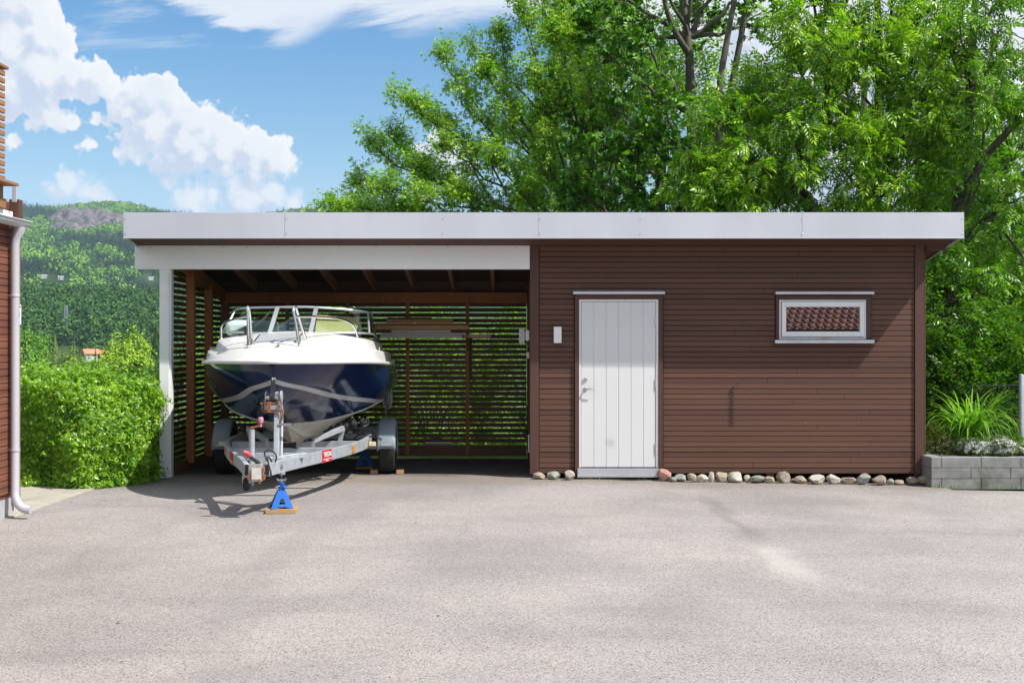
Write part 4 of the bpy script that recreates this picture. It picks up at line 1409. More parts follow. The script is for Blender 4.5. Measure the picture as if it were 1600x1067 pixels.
for sg, q0, i0 in ((1, 1.52, 2), (-1, 1.30, 1)):
    pts = [TP(q, sg * b, RZ) for q, b in rail_path]
    a, b_ = pts[i0], pts[i0 + 1]
    t = (q0 - rail_path[i0][0]) / (rail_path[i0 + 1][0] - rail_path[i0][0])
    c = a.lerp(b_, t); d = (arc(pts, 5)[i0 * 5 + round(t * 5) + 1] - arc(pts, 5)[i0 * 5 + round(t * 5) - 1]).normalized()
    nrm = Vector((d.y, -d.x, 0)) * (1 if sg > 0 else -1)
    xd = d if sg > 0 else -d
    if xd.x < 0: xd = -xd
    RM = Matrix((xd, Vector((0, 0, 1)), nrm)).transposed()
    o = nrm * .0275
    stk = ob('sticker', MB().obox(c + o, .30, .132, .003, RM), redst, trl)
    text_mesh('TREDAL', .072, RM, c + nrm * .0300 + Vector((.006, 0, .018)), M['white'], stk, 'lettering')
    ob('sticker_line', MB().obox(c + nrm * .0296 + Vector((0, 0, -.032)), .26, .006, .0015, RM), M['white'], stk)
    ob('sticker_line', MB().obox(c + nrm * .0296 + Vector((0, 0, -.048)), .08, .012, .0015, RM), M['white'], stk)
# bolt on the rail
pts = [TP(q, b, RZ) for q, b in rail_path]
c = pts[0].lerp(pts[1], .42)
bt = MB().lathe(c + TT * .026, tuple(TT), [(.026, 0), (.026, .004), (.017, .005), (.017, .016)], 8)
ob('bolt', bt, M['steel'], trl, smooth=30)

# ------------------------------------------------------------------ axle stands, blocks
M['blue'] = surf('blue_jack_paint', (.012, .13, .52), .35, .08, 8, bump=.04)
def jack_stand(c, rotz, label, k=1.0, group='blue axle stands'):
    c = Vector(c)
    js = thing('axle_stand', label, 'axle stand', tuple(c), group)
    Rz = Matrix.Rotation(rotz, 3, 'Z')
    T = lambda p: c + Rz @ (Vector(p) * k)
    fr_ = MB()
    top, bot, zt_ = .044, .128, .20
    th = .005
    for i in range(4):                       # four pressed legs: trapezoid sheets with an arched cut-out at the foot
        Ri = Matrix.Rotation(i * math.pi / 2, 3, 'Z')
        f = lambda u, z, d: T(Ri @ Vector((u, -(bot + (top - bot) * z / zt_) - d, z)))
        if i % 2 == 0:                       # front and back plate with a triangular hole
            O1 = [(-bot, 0), (-bot + .03, .0), (-.045, .022), (.045, .022), (bot - .03, .0), (bot, 0), (top, zt_), (-top, zt_)]
            I1 = [(-.036, .05), (-.036, .05), (-.030, .047), (.030, .047), (.036, .05), (.036, .05), (.014, .115), (-.014, .115)]
            n = len(O1)
            fr_.add([f(u, z, 0) for u, z in O1] + [f(u, z, 0) for u, z in I1] + [f(u, z, -th) for u, z in O1] + [f(u, z, -th) for u, z in I1],
                    [(j, (j + 1) % n, n + (j + 1) % n, n + j) for j in range(n)] + [(2 * n + j, 3 * n + j, 3 * n + (j + 1) % n, 2 * n + (j + 1) % n) for j in range(n)] +
                    [(n + j, n + (j + 1) % n, 3 * n + (j + 1) % n, 3 * n + j) for j in range(n)] + [(j, 2 * n + j, 2 * n + (j + 1) % n, (j + 1) % n) for j in range(n)])
            continue
        else:
            P1 = [(-bot, 0), (-bot + .03, 0), (-.040, .06), (.040, .06), (bot - .03, 0), (bot, 0), (top, zt_), (-top, zt_)]
        n = len(P1)
        fr_.add([f(u, z, 0) for u, z in P1] + [f(u, z, -th) for u, z in P1],
                [tuple(range(n)), tuple(reversed(range(n, 2 * n)))] + [(j, j + n, (j + 1) % n + n, (j + 1) % n) for j in range(n)])
    ob('stand_frame', fr_, M['blue'], js, bevel=.0015)
    neck = MB().lathe(T((0, 0, .195)), (0, 0, 1), [(.040 * k, 0), (.040 * k, .012 * k), (.031 * k, .016 * k), (.031 * k, .075 * k), (.035 * k, .08 * k), (.035 * k, .095 * k)], 18)
    neck.lathe(T((.025, -.02, .235)), tuple(Rz @ Vector((.5, -1, 0))), [(.022 * k, 0), (.022 * k, .03 * k), (.012 * k, .035 * k)], 12)
    ob('collar', neck, M['blue'], js, smooth=40)
    rt_ = MB()
    rt_.obox(T((0, 0, .30)), .022 * k, .03 * k, .06 * k, Rz)
    ob('ratchet_bar', rt_, M['steel'], js, bevel=.003)
    sd_ = MB().prism([(-.058, .335), (-.05, .335), (-.03, .322), (.03, .322), (.05, .335), (.058, .335), (.045, .305), (-.045, .305)],
                     lambda u, z: T((u, -.022, z)), lambda u, z: T((u, .022, z)))
    ob('saddle', sd_, M['steel'], js, bevel=.003)
    lv = MB().tube([T((-.02, -.02, .25)), T((-.055, -.03, .245)), T((-.075, -.03, .235))], .007 * k, 8)
    lv.lathe(T((-.078, -.03, .234)), (1, 0, 0), [(.0, 0), (.012 * k, .004), (.012 * k, .014)], 10)
    ob('pawl_lever', lv, M['steel'], js, smooth=40)
    return js


jb = Vector(W(440.5, 801, 12.75)); jb.z = zg(jb.x, jb.y)
M['pine'] = wood('pine_block', (.42, .26, .12), 'X', None, var=.15, knots=False)
RZb = Matrix.Rotation(.08, 3, 'Z')
ob('wood_block', MB().obox((jb.x, jb.y, jb.z + .024), .30, .25, .042, RZb), M['pine'], bevel=.003,
   label='flat square pine board under the near blue axle stand', cat='wood block')
jack_stand((jb.x - .005, jb.y, jb.z + .0455), .25, 'bright blue axle stand holding up the front of the trailer', .88)
sk = MB().tube([(jb.x, jb.y + .02, .40), (jb.x - .012, jb.y + .02, .375), (jb.x, jb.y + .02, .335), (jb.x + .012, jb.y + .02, .375), (jb.x, jb.y + .02, .40)], .008, 8)
sk.obox((jb.x, jb.y + .02, .385), .05, .05, .02)
ob('shackle', sk, M['galv'], trl, smooth=50)
j2 = Vector(W(570, 729, 17.25)); j2.z = zg(j2.x, j2.y)
ob('wood_block', MB().obox((j2.x, j2.y, j2.z + .022), .22, .2, .04), M['pine'], bevel=.003, label='pine board under the shaded axle stand beside the wheel', cat='wood block')
jack_stand((j2.x, j2.y, j2.z + .0425), .1, 'blue axle stand in the shade left of the trailer wheel', .95)
for px, lab in ((585, 'pine chock wedged at the inner side of the trailer wheel'), (625.5, 'pine chock on outer side of the trailer wheel, away from the stand')):
    p = Vector(W(px, 736, 16.55)); p.z = zg(p.x, p.y)
    ob('wheel_chock', MB().obox((p.x, p.y, p.z + .028), .095, .2, .052, Matrix.Rotation(.05, 3, 'Z')), M['pine'], bevel=.004, label=lab, cat='wheel chock')
# ================================================================== vegetation
def rotmats(dirs, roll):
    """matrices whose first column follows dirs, rolled about it"""
    d = dirs / np.maximum(np.linalg.norm(dirs, axis=1, keepdims=True), 1e-9)
    up = np.tile(np.array([0., 0, 1]), (len(d), 1))
    up[np.abs(d[:, 2]) > .95] = [1, 0, 0]
    s = np.cross(up, d); s /= np.linalg.norm(s, axis=1, keepdims=True)
    u = np.cross(d, s)
    c, sn = np.cos(roll)[:, None], np.sin(roll)[:, None]
    return np.stack([d, s * c + u * sn, -s * sn + u * c], axis=2)


def facing(nrm, nr):
    n_ = nrm / np.maximum(np.linalg.norm(nrm, axis=1, keepdims=True), 1e-9)
    t = np.cross(n_, nr.normal(0, 1, n_.shape)); t /= np.maximum(np.linalg.norm(t, axis=1, keepdims=True), 1e-9)
    return np.stack([t, np.cross(n_, t), n_], axis=2)


def scatter(tv, tf, pos, mats, scale):
    n = len(pos)
    V = np.einsum('nij,kj->nki', mats, tv) * np.asarray(scale)[:, None, None] + pos[:, None, :]
    Fq = tf[None] + (np.arange(n) * len(tv))[:, None, None]
    return V.reshape(-1, 3), Fq.reshape(-1, tf.shape[1])


def leaf_diamond(base, d, side, l, w, sag=.0):
    base, d, side = map(np.array, (base, d, side))
    mid = base + d * l * .45 + np.array([0, 0, sag * .3])
    return [base, mid - side * w / 2 + np.array([0, 0, .02 * l]), base + d * l + np.array([0, 0, sag]), mid + side * w / 2 + np.array([0, 0, .02 * l])]


def compound_leaf(pairs=4, l=.42, w=.15, droop=.28, ang=58):
    vs = []
    for i in range(pairs):
        t = .28 + .62 * i / max(1, pairs - 1)
        for s in (1, -1):
            d = np.array([math.cos(R(ang - 12 * i / pairs)), s * math.sin(R(ang - 12 * i / pairs)), -.25])
            d /= np.linalg.norm(d)
            side = np.cross([0, 0, 1], d); side /= np.linalg.norm(side)
            vs += leaf_diamond((t, 0, -droop * t * t), d, side, l * (1 - .12 * abs(i - 1)), w, -.06)
    vs += leaf_diamond((.95, 0, -droop * .9), np.array([.9, 0, -.42]), np.array([0, 1, 0]), l, w, -.05)
    tv = np.array(vs); tf = np.arange(len(vs)).reshape(-1, 4)
    return tv, tf


def palm_leaf(lobes=5, droop=.12):
    vs = []
    for a, l in zip(np.linspace(-88, 88, lobes), (.55, .85, 1.0, .85, .55) if lobes == 5 else (.75, 1, .75)):
        d = np.array([math.cos(R(a)), math.sin(R(a)), -.22]); d /= np.linalg.norm(d)
        side = np.cross([0, 0, 1], d); side /= np.linalg.norm(side)
        vs += leaf_diamond((.0, 0, 0), d, side, l * .8, .42, -droop * l)
    return np.array(vs), np.arange(len(vs)).reshape(-1, 4)


def spray_leaf():             # a short spray of five plain leaves
    vs = []
    for t, s in ((.2, 1), (.35, -1), (.55, 1), (.7, -1), (.9, 0)):
        d = np.array([.7, s * .75, -.25]) if s else np.array([1, 0, -.3]); d = d / np.linalg.norm(d)
        side = np.cross([0, 0, 1], d); side /= np.linalg.norm(side)
        vs += leaf_diamond((t, 0, -.1 * t), d, side, .42, .20, -.04)
    return np.array(vs), np.arange(len(vs)).reshape(-1, 4)


LEAF = {'ash': compound_leaf(4, .44, .15, .30), 'elder': compound_leaf(2, .52, .20, .22, 50), 'maple': palm_leaf(5), 'spray': spray_leaf()}


class Wood:
    """branches of one tree gathered into one mesh"""
    def __init__(s): s.mb = MB(); s.V = []; s.Fq = []; s.n = 0

    def twig(s, p0, p1, r0, r1):
        p0, p1 = np.array(p0), np.array(p1)
        s.V.append((p0, p1, r0, r1))

    def build(s):
        v, f = np.array(s.mb.v).reshape(-1, 3), [q for q in s.mb.f if len(q) == 4]
        f = np.array(f, dtype=np.int64).reshape(-1, 4)
        if s.V:
            A = np.array([q[0] for q in s.V]); B = np.array([q[1] for q in s.V])
            r0 = np.array([q[2] for q in s.V]); r1 = np.array([q[3] for q in s.V])
            Mx = rotmats(B - A, np.zeros(len(A)))
            ring = []
            for P_, r in ((A, r0), (B, r1)):
                for k in range(3):
                    a = 2 * math.pi * k / 3
                    ring.append(P_ + (Mx[:, :, 1] * math.cos(a) + Mx[:, :, 2] * math.sin(a)) * r[:, None])
            tv = np.stack(ring, axis=1).reshape(-1, 3)
            base = np.arange(len(A))[:, None, None] * 6
            tf = np.array([[0, 1, 4, 3], [1, 2, 5, 4], [2, 0, 3, 5]])[None] + base
            f = np.concatenate([f, tf.reshape(-1, 4) + len(v)]); v = np.concatenate([v, tv])
        return v, f


def bez(p0, p1, lift, n=8, wob=.0, rg=None):
    p0, p1 = Vector(p0), Vector(p1)
    m = p0.lerp(p1, .5) + Vector(lift)
    pts = []
    for i in range(n):
        t = i / (n - 1)
        p = p0 * (1 - t) ** 2 + m * 2 * t * (1 - t) + p1 * t * t
        if wob and 0 < i < n - 1: p += Vector((rg.gauss(0, wob), rg.gauss(0, wob), rg.gauss(0, wob)))
        pts.append(p)
    return pts


def tree(name, label, base, trunks, limbs, leaf, lmat, bmat, seed=1, n2=14, n3=9, l2=1.3, l3=.55, lscale=.26, per=5, group=None, cat='tree',
         up=.25, start=.22, droop=-.35, spread=.9, tr=.12, density=None):
    """trunks: list of (points, r0, r1); limbs: list of (start, end, radius); leaves hang on twigs grown off the limbs"""
    rg = random.Random(seed)
    root = thing(name, label, cat, base, group)
    wd = Wood()
    for pts, r0, r1 in trunks:
        pp = arc(pts, 5)
        wd.mb.tube(pp, list(np.linspace(r0, r1, len(pp))), 9, cap=False)
    LP, LD, LS = [], [], []

    def rnd(): return Vector((rg.gauss(0, 1), rg.gauss(0, 1), rg.gauss(0, 1))).normalized()

    for (a, b, r) in limbs:
        a, b = Vector(a), Vector(b)
        L = (b - a).length
        pts = bez(a, b, (0, 0, L * rg.uniform(-.10, .02)), 8, L * .018, rg)
        wd.mb.tube(pts, list(np.linspace(r, .012, len(pts))), 6, cap=False)
        for i in range(int(n2 * max(.5, L / 3.0))):
            t = start + (1 - start) * math.sqrt(rg.random())
            k = min(int(t * 7), 6); q = pts[k].lerp(pts[k + 1], t * 7 - k)
            tan = (pts[k + 1] - pts[k]).normalized()
            d = (tan * .75 + rnd() * spread + Vector((0, 0, up))).normalized()
            l = l2 * rg.uniform(.5, 1.1) * (1.15 - .55 * t)
            q1 = q + d * l
            p2 = bez(q, q1, (0, 0, .06 * l), 4)
            for j in range(3): wd.twig(p2[j], p2[j + 1], .012 * (1 - j * .25), .012 * (1 - (j + 1) * .25))
            for j in range(n3):
                t3 = .2 + .8 * (j + rg.random()) / n3
                kk_ = min(int(t3 * 3), 2); s0 = p2[kk_].lerp(p2[kk_ + 1], min(1, t3 * 3 - kk_))
                d3 = (d * .8 + rnd() * .95 + Vector((0, 0, up * .6))).normalized()
                e = s0 + d3 * l3 * rg.uniform(.4, 1.1)
                wd.twig(s0, e, .005, .003)
                for m in range(per):
                    f = .35 + .65 * (m + rg.random()) / per
                    LP.append(s0.lerp(e, f))
                    LD.append((d3 * .55 + rnd() * .8 + Vector((0, 0, droop * rg.uniform(.2, 1.3)))))
                    LS.append(lscale * rg.uniform(.65, 1.2))
    v, f = wd.build()
    npob('trunk', v, f, bmat, root, smooth=True)
    P_ = np.array([tuple(p) for p in LP]); Dd = np.array([tuple(p) for p in LD])
    nr = np.random.default_rng(seed)
    Mx = rotmats(Dd, nr.normal(0, .6, len(P_)))
    tv, tf = LEAF[leaf]
    V, Fq = scatter(tv, tf, P_, Mx, np.array(LS))
    npob('crown', V, Fq, lmat, root)
    return root


bark = surf('grey_bark', (.10, .085, .068), .9, .35, 9, (1, 1, .3), .7, 30, dirt=((.20, .19, .16), .6))
barkd = surf('dark_bark', (.055, .042, .032), .9, .35, 9, (1, 1, .3), .7, 30)
L_bright = leafmat('bright_ash_leaves', (.036, .17, .006), (.42, .64, .035), .33, .8, .45)
L_mid = leafmat('mid_green_leaves', (.030, .15, .008), (.28, .50, .028), .32, .8, .45)
L_dark = leafmat('dark_maple_leaves', (.020, .11, .008), (.18, .40, .022), .30, .9, .4)
L_feather = leafmat('box_elder_leaves', (.075, .24, .010), (.42, .62, .05), .36, .9, .4)
L_under = leafmat('undergrowth_leaves', (.034, .13, .008), (.16, .32, .02), .40, 1.3, .4)

g0 = lambda x, y: hfield(x, y)


def limb_set(origin_pts, targets, r, rg):
    return [(rg.choice(origin_pts) if not isinstance(o, tuple) else o, t, r) for o, t in targets]


# 1. feathery tree fanning out to the left
rg = random.Random(21)
b = (2.0, 26.0, g0(2, 26))
c1 = W(985, 470, 26); c2 = W(950, 400, 26)
tg = [(505, 330, 25.2), (530, 318, 26.3), (560, 325, 25.2), (563, 292, 26), (600, 300, 24.8), (572, 218, 26), (606, 205, 26.6), (628, 158, 25.4), (640, 250, 25.0), (668, 182, 26.4),
      (700, 235, 24.8), (692, 96, 26), (720, 160, 25.2), (742, 78, 26.4), (762, 120, 25), (782, 45, 26), (812, 12, 25.4), (845, -30, 26.3), (830, 110, 24.6), (880, -60, 25.5), (870, 60, 24.6),
      (660, 315, 24.6), (720, 300, 24.4), (770, 250, 24.2), (790, 180, 24.6), (820, 310, 24.2), (850, 220, 24.2), (930, 20, 25), (920, 120, 24.3), (960, -70, 26), (900, 290, 24.2)]
limbs = []
for (px, py, Y) in tg:
    o = Vector(c1).lerp(Vector(c2), rg.random()) + Vector((rg.uniform(-.3, .3), rg.uniform(-.3, .3), rg.uniform(-.6, .5)))
    limbs.append((tuple(o), W(px, py, Y), .045))
tree('broadleaf_tree', 'feathery light green tree fanning out to the left behind the carport roof', b,
     [([b, (2.15, 26, 1.0), c1, c2], .22, .10)], limbs, 'elder', L_feather, bark, 21, n2=10, n3=6, l2=.60, l3=.32, lscale=.145, per=6, up=.45, start=.45, spread=.50)

# 2. dark maple in the middle, its forked stems showing
b = (3.7, 24.6, g0(3.7, 24.6))
t1 = [b, W(1095, 420, 24.5), W(1088, 300, 24.5), W(1080, 180, 24.4), W(1075, 60, 24.4), W(1055, -60, 24.5)]
t2 = [W(1085, 330, 24.6), W(1120, 240, 24.3), W(1124, 140, 24.2), W(1140, 40, 24.2), W(1160, -60, 24.2)]
t3 = [W(1122, 230, 24.3), W(1140, 150, 24.6), W(1165, 20, 24.6), W(1175, -40, 24.8)]
t4 = [W(1080, 90, 24.4), W(1055, 50, 24.2), W(1040, 10, 24), W(1030, -50, 24)]
rg = random.Random(5)
tg = [(900, 300, 24), (930, 240, 23.6), (960, 170, 23.6), (940, 90, 24), (900, 40, 25), (985, 110, 23.4), (1000, 50, 23.6), (980, 290, 23.2), (1020, 230, 23.2), (1040, 170, 23.0), (1010, 330, 23.4),
      (1070, 290, 23.0), (1110, 330, 23.2), (950, -20, 24), (1030, -60, 23.6), (1080, -90, 24), (1100, 20, 25.6), (1150, -80, 24.5), (1190, 20, 25.4), (880, 180, 25), (1150, 300, 23.4), (1180, 190, 25), (910, 350, 24.2),
      (1200, -50, 24)]
limbs = []
spine = [Vector(p) for p in (t1[1], t1[2], t1[3], t1[4])]
for (px, py, Y) in tg:
    t = Vector(W(px, py, Y))
    o = min(spine, key=lambda p: (p - (t + Vector((0, 0, -1.2)))).length)
    limbs.append((tuple(o), tuple(t), .055))
tree('maple_tree', 'dark maple with forked grey stems rising behind the middle of the shed roof', b, [(t1, .17, .05), (t2, .10, .04), (t3, .09, .03), (t4, .07, .03)], limbs,
     'maple', L_dark, bark, 5, n2=13, n3=6, l2=1.0, l3=.5, lscale=.15, per=5, up=.1, start=.35)

# 3. big bright ash reaching over the right half of the roof
b = (5.6, 22.6, g0(5.6, 22.6))
t1 = [b, W(1355, 420, 22.5), W(1362, 330, 22.4), W(1370, 230, 22.4), W(1375, 120, 22.4), W(1370, -20, 22.4)]
t2 = [W(1350, 400, 22.5), W(1370, 310, 22.0), W(1392, 230, 21.8), W(1388, 150, 21.8)]
t3 = [b, W(1270, 350, 22.6), W(1250, 300, 22.6), W(1262, 260, 22.5), W(1290, 210, 22.4), W(1300, 120, 22.4)]
tg = [(1080, 285, 21.2), (1090, 240, 21.4), (1130, 190, 21.4), (1160, 165, 21.6), (1180, 240, 21.0), (1120, 320, 21.0), (1200, 300, 20.8), (1240, 180, 21.0), (1250, 240, 20.7), (1230, 60, 21.6), (1260, 30, 21.4),
      (1290, 80, 21.0), (1330, 30, 21.2), (1300, 160, 20.8), (1340, 110, 20.8), (1380, 70, 20.8), (1420, 80, 20.8), (1440, 20, 21.2), (1400, -50, 21.6), (1330, -60, 21.8), (1450, 140, 20.6), (1480, 90, 20.8), (1420, 190, 20.6),
      (1310, 260, 20.6), (1350, 220, 20.6), (1380, 290, 20.6), (1300, 325, 20.8), (1440, 260, 20.8), (1480, 200, 20.9), (1510, 150, 21.2), (1260, -40, 22), (1480, -30, 21.8), (1200, 120, 22.4), (1440, 330, 21)]
spine = [Vector(p) for p in t1[1:5] + t3[2:6] + t2[1:]]
limbs = []
for (px, py, Y) in tg:
    t = Vector(W(px, py, Y))
    o = min(spine, key=lambda p: (p - (t + Vector((0, .3, -1.0)))).length)
    limbs.append((tuple(o), tuple(t), .05))
tree('ash_tree', 'big bright ash with drooping leaves overhanging the roof right of the maple', b, [(t1, .19, .05), (t2, .09, .04), (t3, .14, .05)], limbs, 'ash', L_bright, barkd, 8,
     n2=13, n3=5, l2=.95, l3=.40, lscale=.25, per=6, up=.12, start=.4, droop=-.6)

# 4. ash at the right edge, standing beyond the shed corner
b = (6.9, 20.6, g0(6.9, 20.6))
t1 = [b, W(1482, 560, 20.6), W(1488, 470, 20.6), W(1487, 380, 20.6), W(1500, 300, 20.8), W(1515, 190, 20.8), W(1520, 60, 21), W(1530, -60, 21)]
t2 = [W(1488, 360, 20.6), W(1530, 260, 20.5), W(1580, 200, 20.4), W(1640, 130, 20.4)]
t3 = [W(1490, 400, 20.6), W(1550, 330, 20.8), W(1600, 270, 20.8), W(1680, 220, 21)]
tg = [(1470, 420, 19.9), (1510, 400, 19.7), (1540, 440, 19.6), (1535, 490, 19.7), (1570, 510, 19.6), (1460, 480, 20.2), (1590, 560, 19.8), (1520, 560, 19.9), (1570, 330, 19.9), (1540, 250, 20), (1590, 180, 19.9),
      (1560, 100, 20), (1600, 60, 20.2), (1540, 20, 20.2), (1500, 40, 20.4), (1580, -30, 20.4), (1650, 20, 20.2), (1660, 130, 20), (1640, 250, 20), (1650, 360, 20), (1620, 430, 20), (1500, 330, 21), (1560, 400, 21), (1480, 250, 21.4),
      (1660, 480, 20), (1450, 540, 21), (1700, 300, 21), (1700, 80, 21), (1610, 300, 19.8), (1545, 170, 19.8)]
spine = [Vector(p) for p in t1[1:7] + t2[1:] + t3[1:]]
limbs = []
for (px, py, Y) in tg:
    t = Vector(W(px, py, Y))
    o = min(spine, key=lambda p: (p - (t + Vector((0, .3, .1 if py > 380 else -.8)))).length)
    limbs.append((tuple(o), tuple(t), .035))
tree('ash_tree', 'ash with pale patchy trunk beyond the right corner of the shed', b, [(t1, .13, .05), (t2, .08, .04), (t3, .06, .03)], limbs, 'ash', L_mid, bark, 9,
     n2=9, n3=5, l2=.75, l3=.40, lscale=.24, per=6, up=.05, start=.45, droop=-.6)

# 5. leaning dark tree low at the right
b = (6.25, 19.6, g0(6.25, 19.6))
t1 = [b, W(1452, 640, 19.5), W(1470, 605, 19.4), W(1492, 575, 19.3), W(1530, 540, 19.3), W(1590, 500, 19.5)]
t2 = [W(1488, 578, 19.3), W(1500, 530, 19.2), W(1505, 480, 19.3)]
tg = [(1500, 600, 18.9), (1540, 590, 18.8), (1560, 560, 18.9), (1470, 560, 19), (1520, 520, 19), (1590, 600, 19), (1600, 540, 19), (1640, 560, 19.2), (1640, 470, 19.5), (1455, 600, 19.2), (1560, 620, 19.4), (1620, 620, 19.2),
      (1450, 500, 19.6), (1480, 450, 19.6)]
limbs = []
spine = [Vector(p) for p in t1[1:] + t2[1:]]
for (px, py, Y) in tg:
    t = Vector(W(px, py, Y)); o = min(spine, key=lambda p: (p - t).length)
    limbs.append((tuple(o), tuple(t), .03))
tree('broadleaf_tree', 'leaning dark trunked tree low at the right behind the flower bed', b, [(t1, .13, .05), (t2, .06, .03)], limbs, 'spray', L_under, barkd, 10, n2=16, n3=7, l2=.75, l3=.4, lscale=.21, per=5, up=.1, start=.3)

# 6. trees further back that close the gaps
back = [
    ('tall bright tree in the second row left of the maple', (1.9, 30.5), 10.6, 2.3, 'elder', L_feather, 30),
    ('tall full green tree in the second row behind the maple', (3.6, 30.5), 10.8, 3.4, 'spray', L_mid, 31),
    ('round topped dark tree in the second row between maple and ash', (8.2, 29.6), 10.2, 3.2, 'maple', L_dark, 32),
    ('mid green tree in the second row behind the right ash', (11.6, 28.0), 9.0, 3.0, 'spray', L_mid, 33),
]
for lab, (x, y), hgt, wd_, lf, lm, sd in back:
    rg = random.Random(sd)
    z0 = g0(x, y)
    tk = [(x, y, z0), (x + .1, y, z0 + hgt * .3), (x - .1, y, z0 + hgt * .6), (x, y, z0 + hgt * .9)]
    limbs = []
    for i in range(26):
        a = rg.uniform(0, 2 * math.pi); hh = rg.uniform(.28, 1.0)
        rr_ = wd_ * math.sin(math.pi * min(1, .18 + hh * .72)) * rg.uniform(.7, 1.05)
        e = (x + rr_ * math.cos(a), y + rr_ * math.sin(a) * .9, z0 + hgt * hh)
        limbs.append(((x, y, z0 + hgt * max(.15, hh - .28)), e, .05))
    tree('broadleaf_tree', lab, (x, y, z0), [(tk, .2, .05)], limbs, lf, lm, bark, sd, n2=11, n3=6, l2=1.15, l3=.55, lscale=.19 if lf == 'maple' else .21 if lf == 'elder' else .28, per=4, start=.3)


# ------------------------------------------------------------------ shrubs (leaf clouds on stems)
def leafcloud(name, label, cat, pts, dirs, leaf, lmat, lscale, stems, bmat, loc, group=None, seed=1, crown='foliage', flat=False):
    root = thing(name, label, cat, loc, group)
    nr = np.random.default_rng(seed)
    P_ = np.array(pts); Dd = np.array(dirs)
    Mx = rotmats(Dd, nr.normal(0, .7, len(P_)))
    if flat:                                               # leaf faces turned outwards
        Mx = facing(Dd, nr)
    tv, tf = LEAF[leaf]
    V, Fq = scatter(tv, tf, P_, Mx, lscale * nr.uniform(.6, 1.25, len(P_)))
    npob(crown, V, Fq, lmat, root)
    wd = Wood()
    for a, b_, r in stems: wd.twig(a, b_, r, r * .4)
    v, f = wd.build()
    npob('stem', v, f, bmat, root, smooth=True)
    return root


def shrub(label, c, rx, ry, hgt, n, leaf, lmat, ls, seed, group=None, name='shrub'):
    nr = np.random.default_rng(seed)
    x, y = c; z0 = g0(x, y)
    u = nr.normal(size=(n, 3)); u /= np.linalg.norm(u, axis=1, keepdims=True)
    u[:, 2] = np.abs(u[:, 2]) * 1.0
    rad = nr.uniform(.45, 1, n) ** .5
    lump = 1 + .22 * np.sin(u[:, 0] * 5 + seed) * np.cos(u[:, 2] * 6 + seed * 2) + .1 * np.sin(u[:, 1] * 11)
    P_ = u * (rad * lump)[:, None] * np.array([rx, ry, hgt]) + np.array([x, y, z0 + .05])
    Dd = u + nr.normal(0, .7, (n, 3))
    st = [((x + nr.normal(0, .08), y + nr.normal(0, .08), z0), tuple(P_[i]), .012) for i in range(0, n, max(1, n // 50))]
    return leafcloud(name, label, 'shrub', P_, Dd, leaf, lmat, ls, st, bark, (x, y, z0), group, seed)


# clipped hedge at the left of the carport
L_hedge = leafmat('hedge_leaves', (.075, .24, .008), (.34, .54, .024), .40, 2.2, .6)
LEAF['hedge'] = palm_leaf(3, .10)


